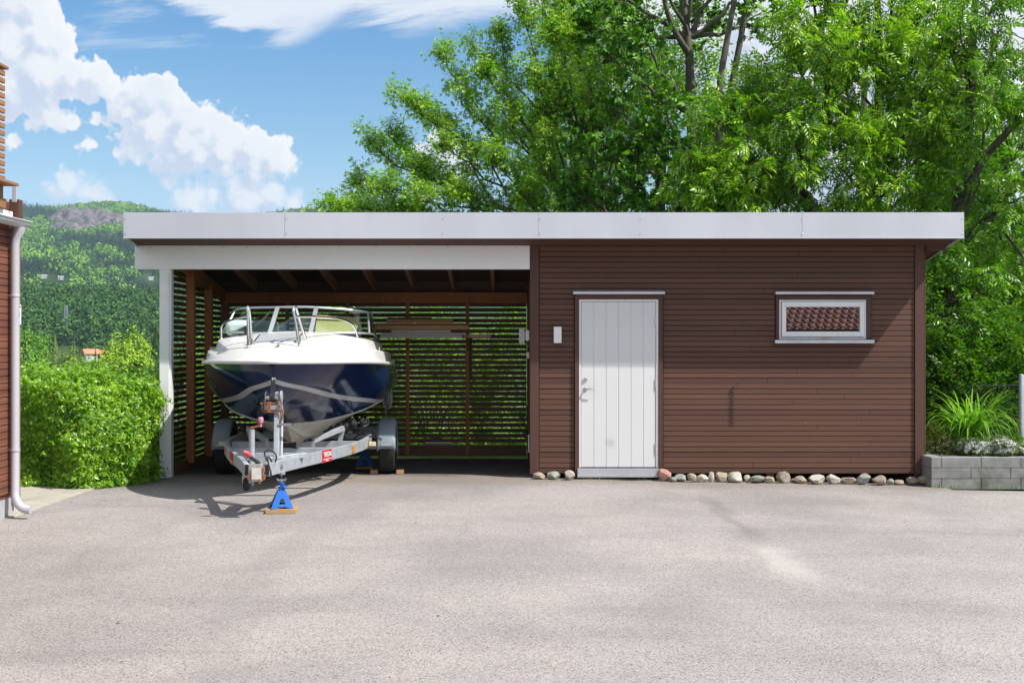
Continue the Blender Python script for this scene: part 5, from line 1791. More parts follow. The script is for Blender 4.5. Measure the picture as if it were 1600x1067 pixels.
def hedge():
    nr = np.random.default_rng(17)
    x0, x1, y0, y1, h = -8.3, -4.36, 14.55, 17.9, 1.22
    n = 30000
    fam = nr.choice(4, n, p=[.36, .30, .17, .17])
    U, Vv = nr.random(n), nr.random(n)
    P_ = np.zeros((n, 3)); Nn = np.zeros((n, 3))
    f = fam == 0; P_[f] = np.c_[x0 + U[f] * (x1 - x0), np.full(f.sum(), y0), Vv[f] * h]; Nn[f] = [0, -1, .25]
    f = fam == 1; P_[f] = np.c_[x0 + U[f] * (x1 - x0), y0 + Vv[f] * (y1 - y0), np.full(f.sum(), h)]; Nn[f] = [0, 0, 1]
    f = fam == 2; P_[f] = np.c_[np.full(f.sum(), x1), y0 + U[f] * (y1 - y0), Vv[f] * h]; Nn[f] = [1, 0, .25]
    f = fam == 3; P_[f] = np.c_[x0 + U[f] * (x1 - x0), y0 + nr.random(f.sum()) * (y1 - y0), Vv[f] * h]; Nn[f] = [0, 0, .4]
    # soft billows, and the front rounding back towards the post
    bul = np.array([mnoise.noise(Vector(p) * 1.25) for p in P_]) * .38 + np.array([mnoise.noise(Vector(p) * 3.4) for p in P_]) * .20
    dep = -np.abs(nr.normal(0, .09, n)) + .08 * (nr.random(n) < .06)
    P_ += Nn / np.linalg.norm(Nn, axis=1, keepdims=True) * (bul + dep)[:, None]
    t = np.clip((P_[:, 0] + 5.0) / .7, 0, 1)
    P_[:, 1] += t ** 2 * .75 * (P_[:, 1] < 15.6)
    tl = np.clip((-5.1 - P_[:, 0]) / 1.2, 0, 1)
    P_[:, 1] += tl * .55 * (P_[:, 1] < 15.6)
    out = np.abs(P_[:, 2] / h - .45)
    P_[:, 1] += (out * .25) * (P_[:, 1] < 15.2)
    P_[:, 2] = np.maximum(P_[:, 2], .01 + nr.random(n) * .05)
    keep = ~((P_[:, 0] > -4.40) & (P_[:, 1] > 15.75))       # the post and the slat wall stop it here
    P_[:, 0] = np.minimum(P_[:, 0], -4.10 - .12 * nr.random(n))
    P_, Nn = P_[keep], Nn[keep]
    Dd = Nn + nr.normal(0, .55, P_.shape) + np.array([.25, -.15, .35])
    st = []
    for i in range(0, len(P_), 60):
        p = P_[i]; q = np.array([np.clip(p[0] + nr.normal(0, .1), x0 + .2, x1 - .2), np.clip(p[1] + .35, y0 + .3, y1 - .3), max(0.0, p[2] - nr.uniform(.3, .9))])
        st.append((tuple(q), tuple(p), .006))
    for i in range(50):
        a = (nr.uniform(x0 + .2, x1 - .25), nr.uniform(y0 + .9, y1 - .3), 0.0)
        st.append((a, (a[0] + nr.normal(0, .15), a[1] + nr.normal(0, .15), nr.uniform(.8, 1.35)), .014))
    leafcloud('hedge', 'dense leafy green hedge between the red brown house and carport post', 'hedge', P_, Dd, 'hedge', L_hedge, .070, st, barkd, ((x0 + x1) / 2, (y0 + y1) / 2, 0), None, 17, flat=True)


hedge()
L_sunny = leafmat('sunny_shrub_leaves', (.10, .23, .015), (.27, .41, .045), .42, 1.6)
sh = [  # behind the slat wall, seen through its gaps
    ('bright bushy shrub behind the slat wall, nearest the hedge end', (-4.6, 22.0), 1.1, .7, 2.2, L_sunny),
    ('bright shrub behind the slat wall, screened by the motorboat', (-2.9, 22.2), 1.1, .7, 2.4, L_sunny),
    ('bright shrub behind the slats right of the boat', (-1.3, 22.0), 1.1, .7, 2.3, L_sunny),
    ('bright shrub behind the slats next to the shed wall', (.3, 22.1), 1.1, .7, 2.5, L_sunny),
]
for i, (lab, c, rx, ry, h_, lm) in enumerate(sh):
    shrub(lab, c, rx, ry, h_, 2600, 'spray', lm, .17, 40 + i, 'shrubs growing behind the slat wall')
# undergrowth at the right, behind the flower bed
ug = [((6.3, 20.9), .9, .6, 1.5, 'low dark leafy bush behind the leaning trunk'), ((7.0, 18.6), 1.0, .7, 2.0, 'tall dark bush behind the daylily'),
      ((8.5, 18.9), 1.0, .8, 2.2, 'tall dark bush behind the fence post at the right edge'), ((7.6, 20.6), 1.5, .9, 3.0, 'high dark bush filling the gap below the right ash'), ((9.6, 21.5), 1.5, 1.0, 3.6, 'high dark bush at far right below the trees')]
for i, (c, rx, ry, h_, lab) in enumerate(ug):
    shrub(lab, c, rx, ry, h_, 2600, 'spray', L_under, .18, 60 + i, 'bushes under the trees at the right')

# ------------------------------------------------------------------ block planter, flowers, chain link fence
YW = 15.62
bx0, bx1 = PX(1455, YW), 9.2
zb0 = zg(6, YW) - .01
mb = MB()
bl = .485; hh = .131
br_ = random.Random(6)
for r in range(3):
    z0 = zb0 + r * (hh + .001) + .001
    x = bx0 + (-.36 if r == 0 else 0.0 if r == 1 else -.36)
    first = True
    while x < bx1:
        a, b_ = max(x, bx0), x + bl
        if b_ - a > .03:
            dy = br_.uniform(-.002, .002)
            mb.box(a + .0025, b_ - .0025, YW + dy, YW + .17, z0, z0 + hh - .003)
        x += bl
    y = YW + .172                         # the return running back to the shed corner
    while y < 17.6:
        mb.box(bx0 - .0 + .002, bx0 + .17, y + .0025, y + bl - .0025, z0, z0 + hh - .003)
        y += bl
pw = ob('planter_wall', mb, M['concrete'], loc=(bx0, YW, zb0), bevel=.006, label='low wall of three courses of grey concrete blocks right of the shed', cat='block wall')
mb = MB()
rows = []
for j in range(8):
    y = YW + .165 + j * .3
    rows.append([(bx0 + .16 + i * .25, y, zb0 + .355 + .03 * math.sin(i * 1.7 + j) + .02 * math.sin(j * 2.3) + .08 * (j / 7)) for i in range(15)])
mb.grid(rows)
ob('flower_bed_soil', mb, surf('garden_soil', (.045, .032, .022), .95, .35, 12, bump=1.0, bscale=50), smooth=180, kind='structure')


def blades(label, c, n, l0, l1, w, lmat, name, cat, seed, upr=(.2, 1.3), crown='leaf_blades'):
    nr = np.random.default_rng(seed)
    V, Fq = [], []
    for i in range(n):
        az = nr.uniform(0, 2 * math.pi); L = nr.uniform(l0, l1); lean = nr.uniform(*upr)
        b0 = np.array(c) + np.array([nr.normal(0, .07), nr.normal(0, .05), 0])
        hd_ = np.array([math.cos(az), math.sin(az), 0]); sd_ = np.array([-math.sin(az), math.cos(az), 0])
        m = 9; p = b0.copy(); th_ = R(84) - lean * .15
        k = len(V)
        for j in range(m):
            t = j / (m - 1)
            ww = w * (1 - t ** 2.2) * .5 + .0008
            V.append(p - sd_ * ww + np.array([0, 0, .003])); V.append(p + sd_ * ww + np.array([0, 0, .003]))
            ang_ = th_ - lean * (t ** 1.4) * 1.6
            p = p + (hd_ * math.cos(ang_) + np.array([0, 0, 1]) * math.sin(ang_)) * L / (m - 1)
        for j in range(m - 1):
            Fq.append((k + 2 * j, k + 2 * j + 1, k + 2 * j + 3, k + 2 * j + 2))
    return np.array(V), np.array(Fq)


L_lily = leafmat('daylily_leaves', (.13, .32, .02), (.28, .52, .05), .4, 3, .5)
lc = W(1517, 697, 16.35)
Vv, Fq = blades('', lc, 170, .55, 1.1, .032, L_lily, '', '', 3, (.7, 2.1))
o = npob('daylily', Vv, Fq, L_lily, None, lc, True, label='clump of arching bright green strap leaves above the block wall', cat='plant')
# phlox cushion
nr = np.random.default_rng(12)
pc = np.array(W(1550, 708, 15.98))
n = 2600
u = nr.normal(size=(n, 3)); u /= np.linalg.norm(u, axis=1, keepdims=True); u[:, 2] = np.abs(u[:, 2])
lump = 1 + .15 * np.sin(u[:, 0] * 7) + .10 * np.sin(u[:, 1] * 9 + 1)
rad = nr.uniform(.75, 1, n)
P_ = pc + u * (rad * lump)[:, None] * np.array([.40, .25, .15])
P_[:, 2] += .02
phl = thing('phlox_cushion', 'low cushion of pale lilac flowers spilling over the block wall', 'flowers', tuple(pc))
V, Fq = scatter(*LEAF['spray'], P_, rotmats(u + nr.normal(0, .5, u.shape), nr.normal(0, .8, n)), .055 * nr.uniform(.7, 1.2, n))
npob('foliage', V, Fq, leafmat('phlox_leaves', (.08, .16, .03), (.18, .27, .06), .3, 6), phl)
fl = []
for k in range(5):
    a = 2 * math.pi * k / 5
    d = np.array([.12, math.cos(a), math.sin(a)]); s_ = np.cross([1, 0, 0], d); s_ = s_ / np.linalg.norm(s_)
    fl += [np.zeros(3), d * .6 - s_ * .32, d, d * .6 + s_ * .32]
ftv, ftf = np.array(fl), np.arange(20).reshape(-1, 4)
sel = nr.random(n) < .42
Pf = pc + u[sel] * (lump[sel] * 1.04)[:, None] * np.array([.40, .25, .15]) + np.array([0, 0, .03])
V, Fq = scatter(ftv, ftf, Pf, rotmats(u[sel] + nr.normal(0, .35, u[sel].shape), nr.uniform(0, 6, sel.sum())), .019 * nr.uniform(.8, 1.3, sel.sum()))
npob('blossoms', V, Fq, leafmat('phlox_petals', (.56, .50, .66), (.80, .77, .84), .25, 8), phl)
# small yellowish bush at the wall's end and a leafy sprig at the picture edge


def small_plant(label, c, r, h_, n, lm, ls, seed, leaf='spray'):
    nr = np.random.default_rng(seed)
    u = nr.normal(size=(n, 3)); u /= np.linalg.norm(u, axis=1, keepdims=True); u[:, 2] = np.abs(u[:, 2])
    P_ = np.array(c) + u * (nr.uniform(.25, 1, n) ** .6)[:, None] * np.array([r, r, h_])
    st = [(tuple(c), tuple(P_[i]), .006) for i in range(0, n, max(1, n // 25))]
    leafcloud('garden_plant', label, 'plant', P_, u * .6 + nr.normal(0, .6, u.shape) + [0, 0, .3], leaf, lm, ls, st, bark, tuple(c), None, seed)


L_yel = leafmat('yellowish_leaves', (.10, .17, .02), (.26, .27, .06), .35, 4)
small_plant('small yellow green bush at the left end of the flower bed', W(1463, 716, 16.3), .24, .46, 420, L_yel, .085, 71)
small_plant('low leafy plant right of the phlox at the picture edge', W(1603, 706, 16.1), .20, .20, 200, leafmat('low_leaves', (.06, .17, .02), (.14, .27, .04), .35, 4), .08, 72)
# weeds at the wall foot
wv_, wf_ = [], []
for k, (px, py) in enumerate(((1468, 760), (1486, 762), (1491, 763), (1563, 764), (1560, 765), (1580, 765), (905, 748), (930, 748), (955, 748), (1000, 748))):
    p = W(px, py, 15.55 if px > 1400 else 15.93); p = (p[0], p[1], zg(p[0], p[1]))
    a, f_ = blades('', p, 5, .03, .09 if px > 1400 else .045, .010, None, '', '', 200 + k)
    wf_.append(f_ + sum(len(q) for q in wv_)); wv_.append(a)
npob('weeds', np.concatenate(wv_), np.concatenate(wf_), L_under, None, (6, 15.55, 0), True, kind='stuff', label='weeds sprouting along the foot of the block wall and shed', cat='weeds')

fen = thing('chain_link_fence', 'chain link fence on a grey post behind the flower bed', 'fence', W(1595, 690, 17.2))
fx0, fx1, fy = 6.05, 9.6, 17.3
pst = Vector(W(1596, 693, 17.2))
ob('post', MB().lathe((pst.x, pst.y, 0.1), (0, 0, 1), [(.034, 0), (.034, 1.14), (.026, 1.16), (.0, 1.165)], 16), M['galv'], fen, smooth=40)
p2x = Vector((6.0, 19.0, 0))
ob('post', MB().lathe((p2x.x, p2x.y, -.1), (0, 0, 1), [(.028, 0), (.028, 1.2), (.0, 1.21)], 14), M['galv'], fen, smooth=40)
wm = MB()
A_, B_ = Vector((pst.x, pst.y, 0)), Vector((p2x.x, p2x.y, -.1))


def netting(A_, B_, n):
    L = (B_ - A_).length
    d = (B_ - A_) / L
    st = .085
    m = int(L / st)
    for i in range(-12, m + 1):
        for s in (1, -1):
            pts = []
            j0, j1 = (0, 13)
            a0 = i * st
            q0, q1 = (a0, a0 + 13 * st * .62) if s > 0 else (a0 + 13 * st * .62, a0)
            pa, pb = A_ + d * q0 + Vector((0, 0, .15)), A_ + d * q1 + Vector((0, 0, 1.13))
            t0, t1 = 0.0, 1.0
            if q1 != q0:
                for lim in (0, L):
                    tt = (lim - q0) / (q1 - q0)
                    if (lim == 0) == (q1 > q0): t0 = max(t0, tt)
                    else: t1 = min(t1, tt)
            if t1 - t0 > .02:
                wm.tube([pa.lerp(pb, t0), pa.lerp(pb, t1)], .0021, 3, cap=False)
    for z in (.16, .65, 1.12): wm.tube([A_ + Vector((0, 0, z)), B_ + Vector((0, 0, z))], .0028, 4)


netting(A_, B_, 0)
netting(A_, Vector((10.5, 16.6, 0)), 0)
ob('mesh_netting', wm, surf('weathered_wire', (.16, .18, .18), .6, .1, 9, metal=.3, bump=0), fen, smooth=90)

# grass behind and beside the carport
nr = np.random.default_rng(33)
n = 12000
gx = nr.uniform(-7.5, 1.0, n); gy_ = nr.uniform(19.25, 24.5, n)
P_ = np.c_[gx, gy_, [hfield(a, b_) - .01 for a, b_ in zip(gx, gy_)]]
tv = np.array([(0, -.018, 0), (0, .018, 0), (.55, .010, .03), (.55, -.010, .03), (1.0, .0, .12), (1.0, -.002, .12)])[[0, 1, 2, 3, 3, 2, 4, 5]]
V, Fq = scatter(tv, np.arange(8).reshape(-1, 4), P_, rotmats(np.c_[nr.normal(0, .45, n), nr.normal(0, .45, n), np.ones(n)], nr.uniform(0, 6, n)), nr.uniform(.08, .26, n))
npob('grass', V, Fq, M['grass'], None, (-3, 21, 0), True, kind='stuff', label='sunlit rough grass behind the slat wall', cat='grass')
# dry litter on the asphalt
lit = MB(); lr = random.Random(77)
for k in range(110):
    x, y = lr.uniform(-6, 7), 4.5 + 11.0 * math.sqrt(lr.random())
    if k < 70: y = lr.uniform(15.2, 15.78); x = lr.uniform(.3, 5.2)
    a = lr.uniform(0, 6.28); s = lr.uniform(.006, .017) * (1.4 if k % 9 == 0 else 1)
    z = zg(x, y) + .009
    lit.add([(x + s * math.cos(a), y + s * math.sin(a), z), (x - s * .5 * math.sin(a), y + s * .5 * math.cos(a), z + s * .3), (x - s * math.cos(a), y - s * math.sin(a), z), (x + s * .5 * math.sin(a), y - s * .5 * math.cos(a), z + s * .2)],
            [(0, 1, 2, 3)])
ob('litter', lit, surf('dry_leaf', (.10, .07, .04), .9, .4, 20), loc=(0, 10, 0), kind='stuff', label='scattered dry leaf crumbs on the asphalt', cat='litter')
# ================================================================== far view on the left
def clump_template(n, seed, cone=False, q=.30):
    nr = np.random.default_rng(seed)
    V, Fq = [], []
    for i in range(n):
        if cone:
            t = nr.random() ** .7; a = nr.uniform(0, 2 * math.pi); r = (1 - t) * .5 * nr.uniform(.65, 1.05) + .02
            c = np.array([r * math.cos(a), r * math.sin(a), .06 + t * .94]); nrm = np.array([math.cos(a), math.sin(a), .7])
            s = q * (1.15 - t)
        else:
            d = nr.normal(size=3); d /= np.linalg.norm(d); d[2] = d[2] * .9 + .12
            c = d * np.array([.5, .5, .48]) * nr.uniform(.72, 1.05) + np.array([0, 0, .52]); nrm = d.copy(); s = q
        nrm = nrm + nr.normal(0, .4, 3); nrm /= np.linalg.norm(nrm)
        t1 = np.cross(nrm, nr.normal(size=3)); t1 /= np.linalg.norm(t1); t2 = np.cross(nrm, t1)
        k = len(V); s *= nr.uniform(.6, 1.2)
        V += [c + t1 * s, c + t2 * s * .7, c - t1 * s, c - t2 * s * .7]
        Fq.append((k, k + 1, k + 2, k + 3))
    return np.array(V), np.array(Fq)


def far_forest(name, label, pts, hts, wid, templ, lmat):
    Vs, Fs, off = [], [], 0
    nr = np.random.default_rng(len(pts))
    pick = nr.integers(0, len(templ), len(pts))
    for k, (tv, tf) in enumerate(templ):
        s = np.where(pick == k)[0]
        if not len(s): continue
        a = nr.uniform(0, 6.28, len(s))
        Mx = np.zeros((len(s), 3, 3))
        Mx[:, 0, 0] = np.cos(a) * wid[s]; Mx[:, 0, 1] = -np.sin(a) * wid[s]
        Mx[:, 1, 0] = np.sin(a) * wid[s]; Mx[:, 1, 1] = np.cos(a) * wid[s]; Mx[:, 2, 2] = hts[s]
        V, Fq = scatter(tv, tf, pts[s], Mx, np.ones(len(s)))
        Vs.append(V); Fs.append(Fq + off); off += len(V)
    return npob(name, np.concatenate(Vs), np.concatenate(Fs), lmat, None, tuple(pts.mean(0)), kind='stuff', label=label, cat='forest')


def farleaf(name, a, b, clump):
    m, nt, nn, ll = newmat(name)
    g = N(nt)
    geo = nn.new('ShaderNodeNewGeometry')
    n1 = g.noise(g.coords(), clump, 3, .6)
    f = g.math('ADD', g.math('MULTIPLY', geo.outputs['Random Per Island'], .45), g.math('MULTIPLY', n1, .9))
    c = g.mix(g.ramp(f, (.35, 1.0, 0, 1)), a, b)
    g.principled(c, .8, 0, None, .15)
    return m


def region(n, r0, r1, a0, a1, seed):
    nr = np.random.default_rng(seed)
    r = np.sqrt(nr.uniform(r0 ** 2, r1 ** 2, n)); a = nr.uniform(a0, a1, n)
    x, y = r * np.sin(a), r * np.cos(a)
    return np.c_[x, y, [hfield(p, q) - .4 for p, q in zip(x, y)]], r, a, nr


# cabins and the pylon keep small clearings in front of them
CAB = []
for lab, px, py in (('tiny white cabin in the middle of the far hillside', 128, 428), ('tiny grey roofed cabin on the far hillside left of the white one', 95, 435),
                    ('tiny grey roofed cabin on the far hillside nearest the brown house', 69, 433), ('tiny grey roofed cabin on the far hillside beside the carport post', 236, 436)):
    a = math.atan((px - 800) / F)
    best = min(np.linspace(1000, 2000, 401), key=lambda rr: abs((hfield(rr * math.sin(a), rr * math.cos(a)) + 1.5 - H) / (rr * math.cos(a)) - (533.5 - py) / F))
    CAB.append((lab, px, py, best, a))
CLEAR = [(a, b - 75, b + 9, 7.0) for _, _, _, b, a in CAB] + [(math.atan((103 - 800) / F), 0, 565, 8.0), (math.atan((140 - 800) / F), 0, 320, 6)]


def cleared(r, a):
    k = np.zeros(len(r), bool)
    for ac, r0, r1, w_ in CLEAR: k |= (np.abs(a - ac) * r < w_) & (r > r0) & (r < r1)
    return k


A0, A1 = -.44, -.20
con = [clump_template(34, 300 + i, True, .15) for i in range(4)]
blob = [clump_template(56, 320 + i, False, .17) for i in range(4)]
blob2 = [clump_template(330, 340 + i, False, .062) for i in range(4)]
pts, r, a, nr = region(12500, 930, 2480, A0, A1, 1)
px = 800 + F * np.tan(a)
cliff = (r > 1900) & (r < 2260) & (px > 74) & (px < 203)
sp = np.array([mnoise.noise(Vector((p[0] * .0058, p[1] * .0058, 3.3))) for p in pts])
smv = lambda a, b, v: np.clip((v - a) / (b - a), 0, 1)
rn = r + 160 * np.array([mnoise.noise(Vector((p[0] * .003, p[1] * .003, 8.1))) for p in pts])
frac = .30 + 2.4 * sp + .5 * (1 - smv(1250, 1500, rn)) + .35 * smv(1950, 2150, rn)  # mix of species, with cloud shadow put into the dark spruce bands
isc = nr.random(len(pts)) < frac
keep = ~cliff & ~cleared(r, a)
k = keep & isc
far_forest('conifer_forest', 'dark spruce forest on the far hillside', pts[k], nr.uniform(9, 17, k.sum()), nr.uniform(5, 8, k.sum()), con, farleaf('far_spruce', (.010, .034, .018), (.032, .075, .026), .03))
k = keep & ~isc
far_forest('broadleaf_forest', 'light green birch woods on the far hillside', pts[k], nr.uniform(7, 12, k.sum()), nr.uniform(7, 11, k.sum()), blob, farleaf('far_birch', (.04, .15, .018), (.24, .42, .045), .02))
pts, r, a, nr = region(1050, 520, 860, A0, A1, 2)
pts = pts[~cleared(r, a)]
hts = nr.uniform(7, 16, len(pts))
far_forest('valley_forest', 'dark green broadleaf forest across the valley floor', pts, hts, nr.uniform(8, 13, len(pts)), blob2, farleaf('valley_leaves', (.010, .046, .010), (.085, .20, .028), .075))
pts, r, a, nr = region(330, 250, 520, A0, A1, 3)
pts = pts[~cleared(r, a)]
far_forest('valley_woods', 'mixed lighter trees on the near valley floor', pts, nr.uniform(6, 10, len(pts)), nr.uniform(6, 9, len(pts)), blob2, farleaf('near_valley_leaves', (.028, .085, .016), (.10, .21, .03), .13))
# coarser woods either side of the strip one sees from here
con_l = [clump_template(12, 360 + i, True, .26) for i in range(3)]
blob_l = [clump_template(16, 370 + i, False, .34) for i in range(3)]
m_con, m_bir = bpy.data.materials['far_spruce'], bpy.data.materials['far_birch']
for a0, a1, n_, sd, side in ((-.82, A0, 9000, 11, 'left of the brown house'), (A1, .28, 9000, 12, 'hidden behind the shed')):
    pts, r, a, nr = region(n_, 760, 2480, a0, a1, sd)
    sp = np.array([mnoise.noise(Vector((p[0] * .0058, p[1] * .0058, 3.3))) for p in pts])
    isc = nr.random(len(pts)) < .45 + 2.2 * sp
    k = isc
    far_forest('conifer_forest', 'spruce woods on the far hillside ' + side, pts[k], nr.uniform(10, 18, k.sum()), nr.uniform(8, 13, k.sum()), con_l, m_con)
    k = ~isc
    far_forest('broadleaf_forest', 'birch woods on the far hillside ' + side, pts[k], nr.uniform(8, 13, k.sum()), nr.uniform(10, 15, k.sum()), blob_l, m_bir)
# a sparse continuation of the woods to the right, glimpsed between the trees
pts, r, a, nr = region(3500, 930, 2480, .28, .55, 4)
far_forest('conifer_forest', 'dark spruce forest glimpsed far off behind the trees at the right', pts, nr.uniform(9, 17, len(pts)), nr.uniform(6, 9, len(pts)), con, farleaf('far_spruce_right', (.012, .036, .018), (.030, .070, .026), .01))

# bare rock face high on the mountain
mb = MB()
rows = []
m, nt, nn, ll = newmat('cliff_rock')
g = N(nt)
n1 = g.noise(g.coords((1, 1, .35)), .075, 8, .72, .8)
n2 = g.noise(g.coords((1, 1, .3)), .012, 5, .6, .5)
c = g.mix(g.ramp(n1, (.35, .68, 0, 1)), (.075, .065, .07), (.29, .25, .245))
c = g.mix(g.ramp(n2, (.58, .70, 0, .85)), c, (.03, .06, .025))
g.principled(c, .95, 0, g.bump(n1, 1, 8), .1)
nv = 34; nh = 70
for j in range(nv + 1):
    t = j / nv
    row = []
    for i in range(nh + 1):
        u = i / nh
        px = 66 + u * 146
        az = math.atan((px - 800) / F)
        edge = 4 * u * (1 - u)
        top = .42 + .58 * sm(.0, .2, u) * (1 - .35 * sm(.75, 1, u))
        zz0, zz1 = hfield(1950 * math.sin(az), 1950 * math.cos(az)) - 6, hfield(2240 * math.sin(az), 2240 * math.cos(az)) + 15 * edge ** .5 - 6
        rr_ = 1965 + 190 * t ** 1.4 + 26 * mnoise.noise(Vector((u * 7, t * 3, 1.5))) + 12 * mnoise.noise(Vector((u * 19, t * 7, 4.5))) + 60 * (1 - min(1, edge * 3))
        z = zz0 + (zz1 - zz0) * t * (.55 + .45 * top) + 6 * mnoise.noise(Vector((u * 11, t * 5, 7)))
        row.append((rr_ * math.sin(az), rr_ * math.cos(az), z))
    rows.append(row)
mb.grid(rows)
ob('cliff', mb, m, loc=(0, 0, 0), smooth=180, kind='structure')

# pylon and its wires
py_ = W(103, 528, 540)
pyz = hfield(py_[0], py_[1])
pbz, ptz = W(103, 526, 540)[2], W(103, 477, 540)[2]
pyl = thing('power_pylon', 'slim grey lattice power pylon against the dark valley forest', 'pylon', (py_[0], py_[1], pbz - 4))
lat = MB()
n = 9
for sx_ in (-1, 1):
    for sy_ in (-1, 1):
        lat.bar((py_[0] + sx_ * 1.3, py_[1] + sy_ * 1.3, pbz - 4), (py_[0] + sx_ * .35, py_[1] + sy_ * .35, ptz), .28, .28)
for i in range(n):
    for sx_ in (-1, 1):
        t0, t1 = i / n, (i + 1) / n
        w0, w1 = 1.3 - .95 * t0, 1.3 - .95 * t1
        h0, h1 = pbz - 4 + (ptz - pbz + 4) * t0, pbz - 4 + (ptz - pbz + 4) * t1
        lat.bar((py_[0] - sx_ * w0, py_[1] - w0, h0), (py_[0] + sx_ * w1, py_[1] - w1, h1), .16, .16)
grey = surf('pylon_steel', (.17, .20, .22), .6, .05, 3, bump=0)
ob('lattice', lat, grey, pyl)
arm_ = MB()
for z, w in ((ptz - 3, 2.6), (ptz - 6.5, 3.2)):
    arm_.bar((py_[0] - w, py_[1], z), (py_[0] + w, py_[1], z), .25, .25)
ob('crossarm', arm_, grey, pyl)
wi = MB()
for px1, y0, y1 in ((-500, 509, 497), (-500, 514, 507)):
    a_, b_ = Vector(W(103, y0, 540)), Vector(W(px1, y1, 520))
    wi.tube([a_.lerp(b_, t) + Vector((0, 0, -9 * 4 * t * (1 - t) * .35)) for t in np.linspace(0, 1, 14)], .06, 5)
ob('power_line', wi, M['plastic'], label='two thin wires running left from the pylon', cat='power line')

# tiny houses on the hill and in the valley


def far_house(label, px, py, r, w, d, h, wallc, roofc, rot=.3):
    c = Vector(W(px, py, r))
    root = thing('house', label, 'house', tuple(c), 'houses scattered over the valley side')
    Rz = Matrix.Rotation(rot, 3, 'Z')
    f = lambda p: c + Rz @ Vector(p)
    wl = MB().prism([(-d / 2, -1.3), (d / 2, -1.3), (d / 2, h), (0, h + d * .35), (-d / 2, h)], lambda y, z: f((-w / 2, y, z)), lambda y, z: f((w / 2, y, z)))
    ob('wall', wl, wallc, root)
    rf = MB()
    for s in (1, -1):
        a, b_ = (s * d * .60, h - d * .07), (0, h + d * .37)
        rf.prism([a, b_, (b_[0], b_[1] + .25), (a[0], a[1] + .25)], lambda y, z: f((-w / 2 - .5, y, z)), lambda y, z: f((w / 2 + .5, y, z)))
    ob('roof', rf, roofc, root)
    wn_ = MB()
    for k in (-.25, .2):
        wn_.box(0, 0, 0, 0, 0, 0) if False else None
        wn_.add([f((w * k + x, -d / 2 - .06 + y, h * .45 + z)) for z in (-.16, .16) for y in (0, .05) for x in (-.16, .16)],
                [(0, 2, 3, 1), (4, 5, 7, 6), (0, 1, 5, 4), (2, 6, 7, 3), (0, 4, 6, 2), (1, 3, 7, 5)])
    ob('window', wn_, M['plastic'], root)


wh_ = surf('far_white_wall', (.55, .55, .53), .7, .05, 1, bump=0); gr_ = surf('far_grey_roof', (.30, .30, .31), .8, .1, 1, bump=0)
og_ = surf('far_orange_roof', (.50, .22, .12), .8, .1, 1, bump=0); rd_ = surf('far_red_wall', (.25, .06, .04), .8, .1, 1, bump=0)
far_house('white house with orange roof just above the hedge in the valley', 142, 556.5, 300, 2.6, 2.4, .6, wh_, og_, .5)
far_house('second orange roofed house half hidden behind trees right of the first', 155, 558, 310, 2.4, 2.2, .7, rd_, og_, -.4)
for lab, px, py, best, a in CAB:
    far_house(lab, px, py, best * math.cos(a), 4.2, 2.6, .9, wh_, wh_ if px == 128 else gr_)


# trees just beyond the hedge
def mid_tree(name, label, px, ytop, Y, wpx, kind, lmat, seed, n=1500):
    nr = np.random.default_rng(seed)
    x, y, zt_ = W(px, ytop, Y)
    z0 = hfield(x, y)
    hgt, wd_ = zt_ - z0, wpx / F * Y
    root = thing(name, label, 'tree', (x, y, z0), 'trees standing beyond the hedge')
    q = .035 if kind == 'cone' else .045
    if kind == 'cone':
        tv, tf = clump_template(n, seed, True, .075)
        V = tv * np.array([wd_, wd_, hgt]) + np.array([x, y, z0])
    else:
        # an uneven crown: leaf clumps thinned out by two scales of noise
        P_ = nr.normal(size=(n * 4, 3)); P_ /= np.linalg.norm(P_, axis=1, keepdims=True)
        rad = nr.uniform(.25, 1, len(P_)) ** .5
        lim = np.array([1 + .38 * mnoise.noise(Vector(p) * 1.7 + Vector((seed, 0, 0))) + .20 * mnoise.noise(Vector(p) * 4.1 + Vector((0, seed, 0))) for p in P_])
        Q = P_ * (rad * lim)[:, None]
        den = np.array([mnoise.noise(Vector(p) * 3.6 + Vector((0, 0, seed))) for p in Q])
        sel = np.where(den > -.06)[0][:n]
        Q, P_ = Q[sel], P_[sel]
        nn_ = P_ + nr.normal(0, .7, P_.shape) + np.array([0, 0, .4])
        qd = np.array([(1, 0, 0), (0, .6, .12), (-1, 0, 0), (0, -.6, .12)]) * .5
        V, tf = scatter(qd, np.array([[0, 1, 2, 3]]), Q * np.array([wd_ * .5, wd_ * .5, hgt * .36]) + np.array([0, 0, hgt * .66]), facing(nn_, nr), wd_ * .062 * nr.uniform(.6, 1.3, len(Q)))
        V[:, 2] *= hgt / V[:, 2].max()
        V = V + np.array([x, y, z0])
    npob('crown', V, tf, lmat, root)
    tk = MB().tube([(x, y, z0), (x + wd_ * .02, y, z0 + hgt * .5), (x, y, z0 + hgt * .9)], [hgt * .022, hgt * .015, hgt * .004], 7)
    if kind != 'cone':
        for k in range(6):
            a = k * 1.05
            tk.tube([(x, y, z0 + hgt * .4), (x + wd_ * .35 * math.cos(a), y + wd_ * .35 * math.sin(a), z0 + hgt * (.6 + .05 * k))], [hgt * .009, hgt * .003], 5)
    ob('trunk', tk, bark, root, smooth=60)


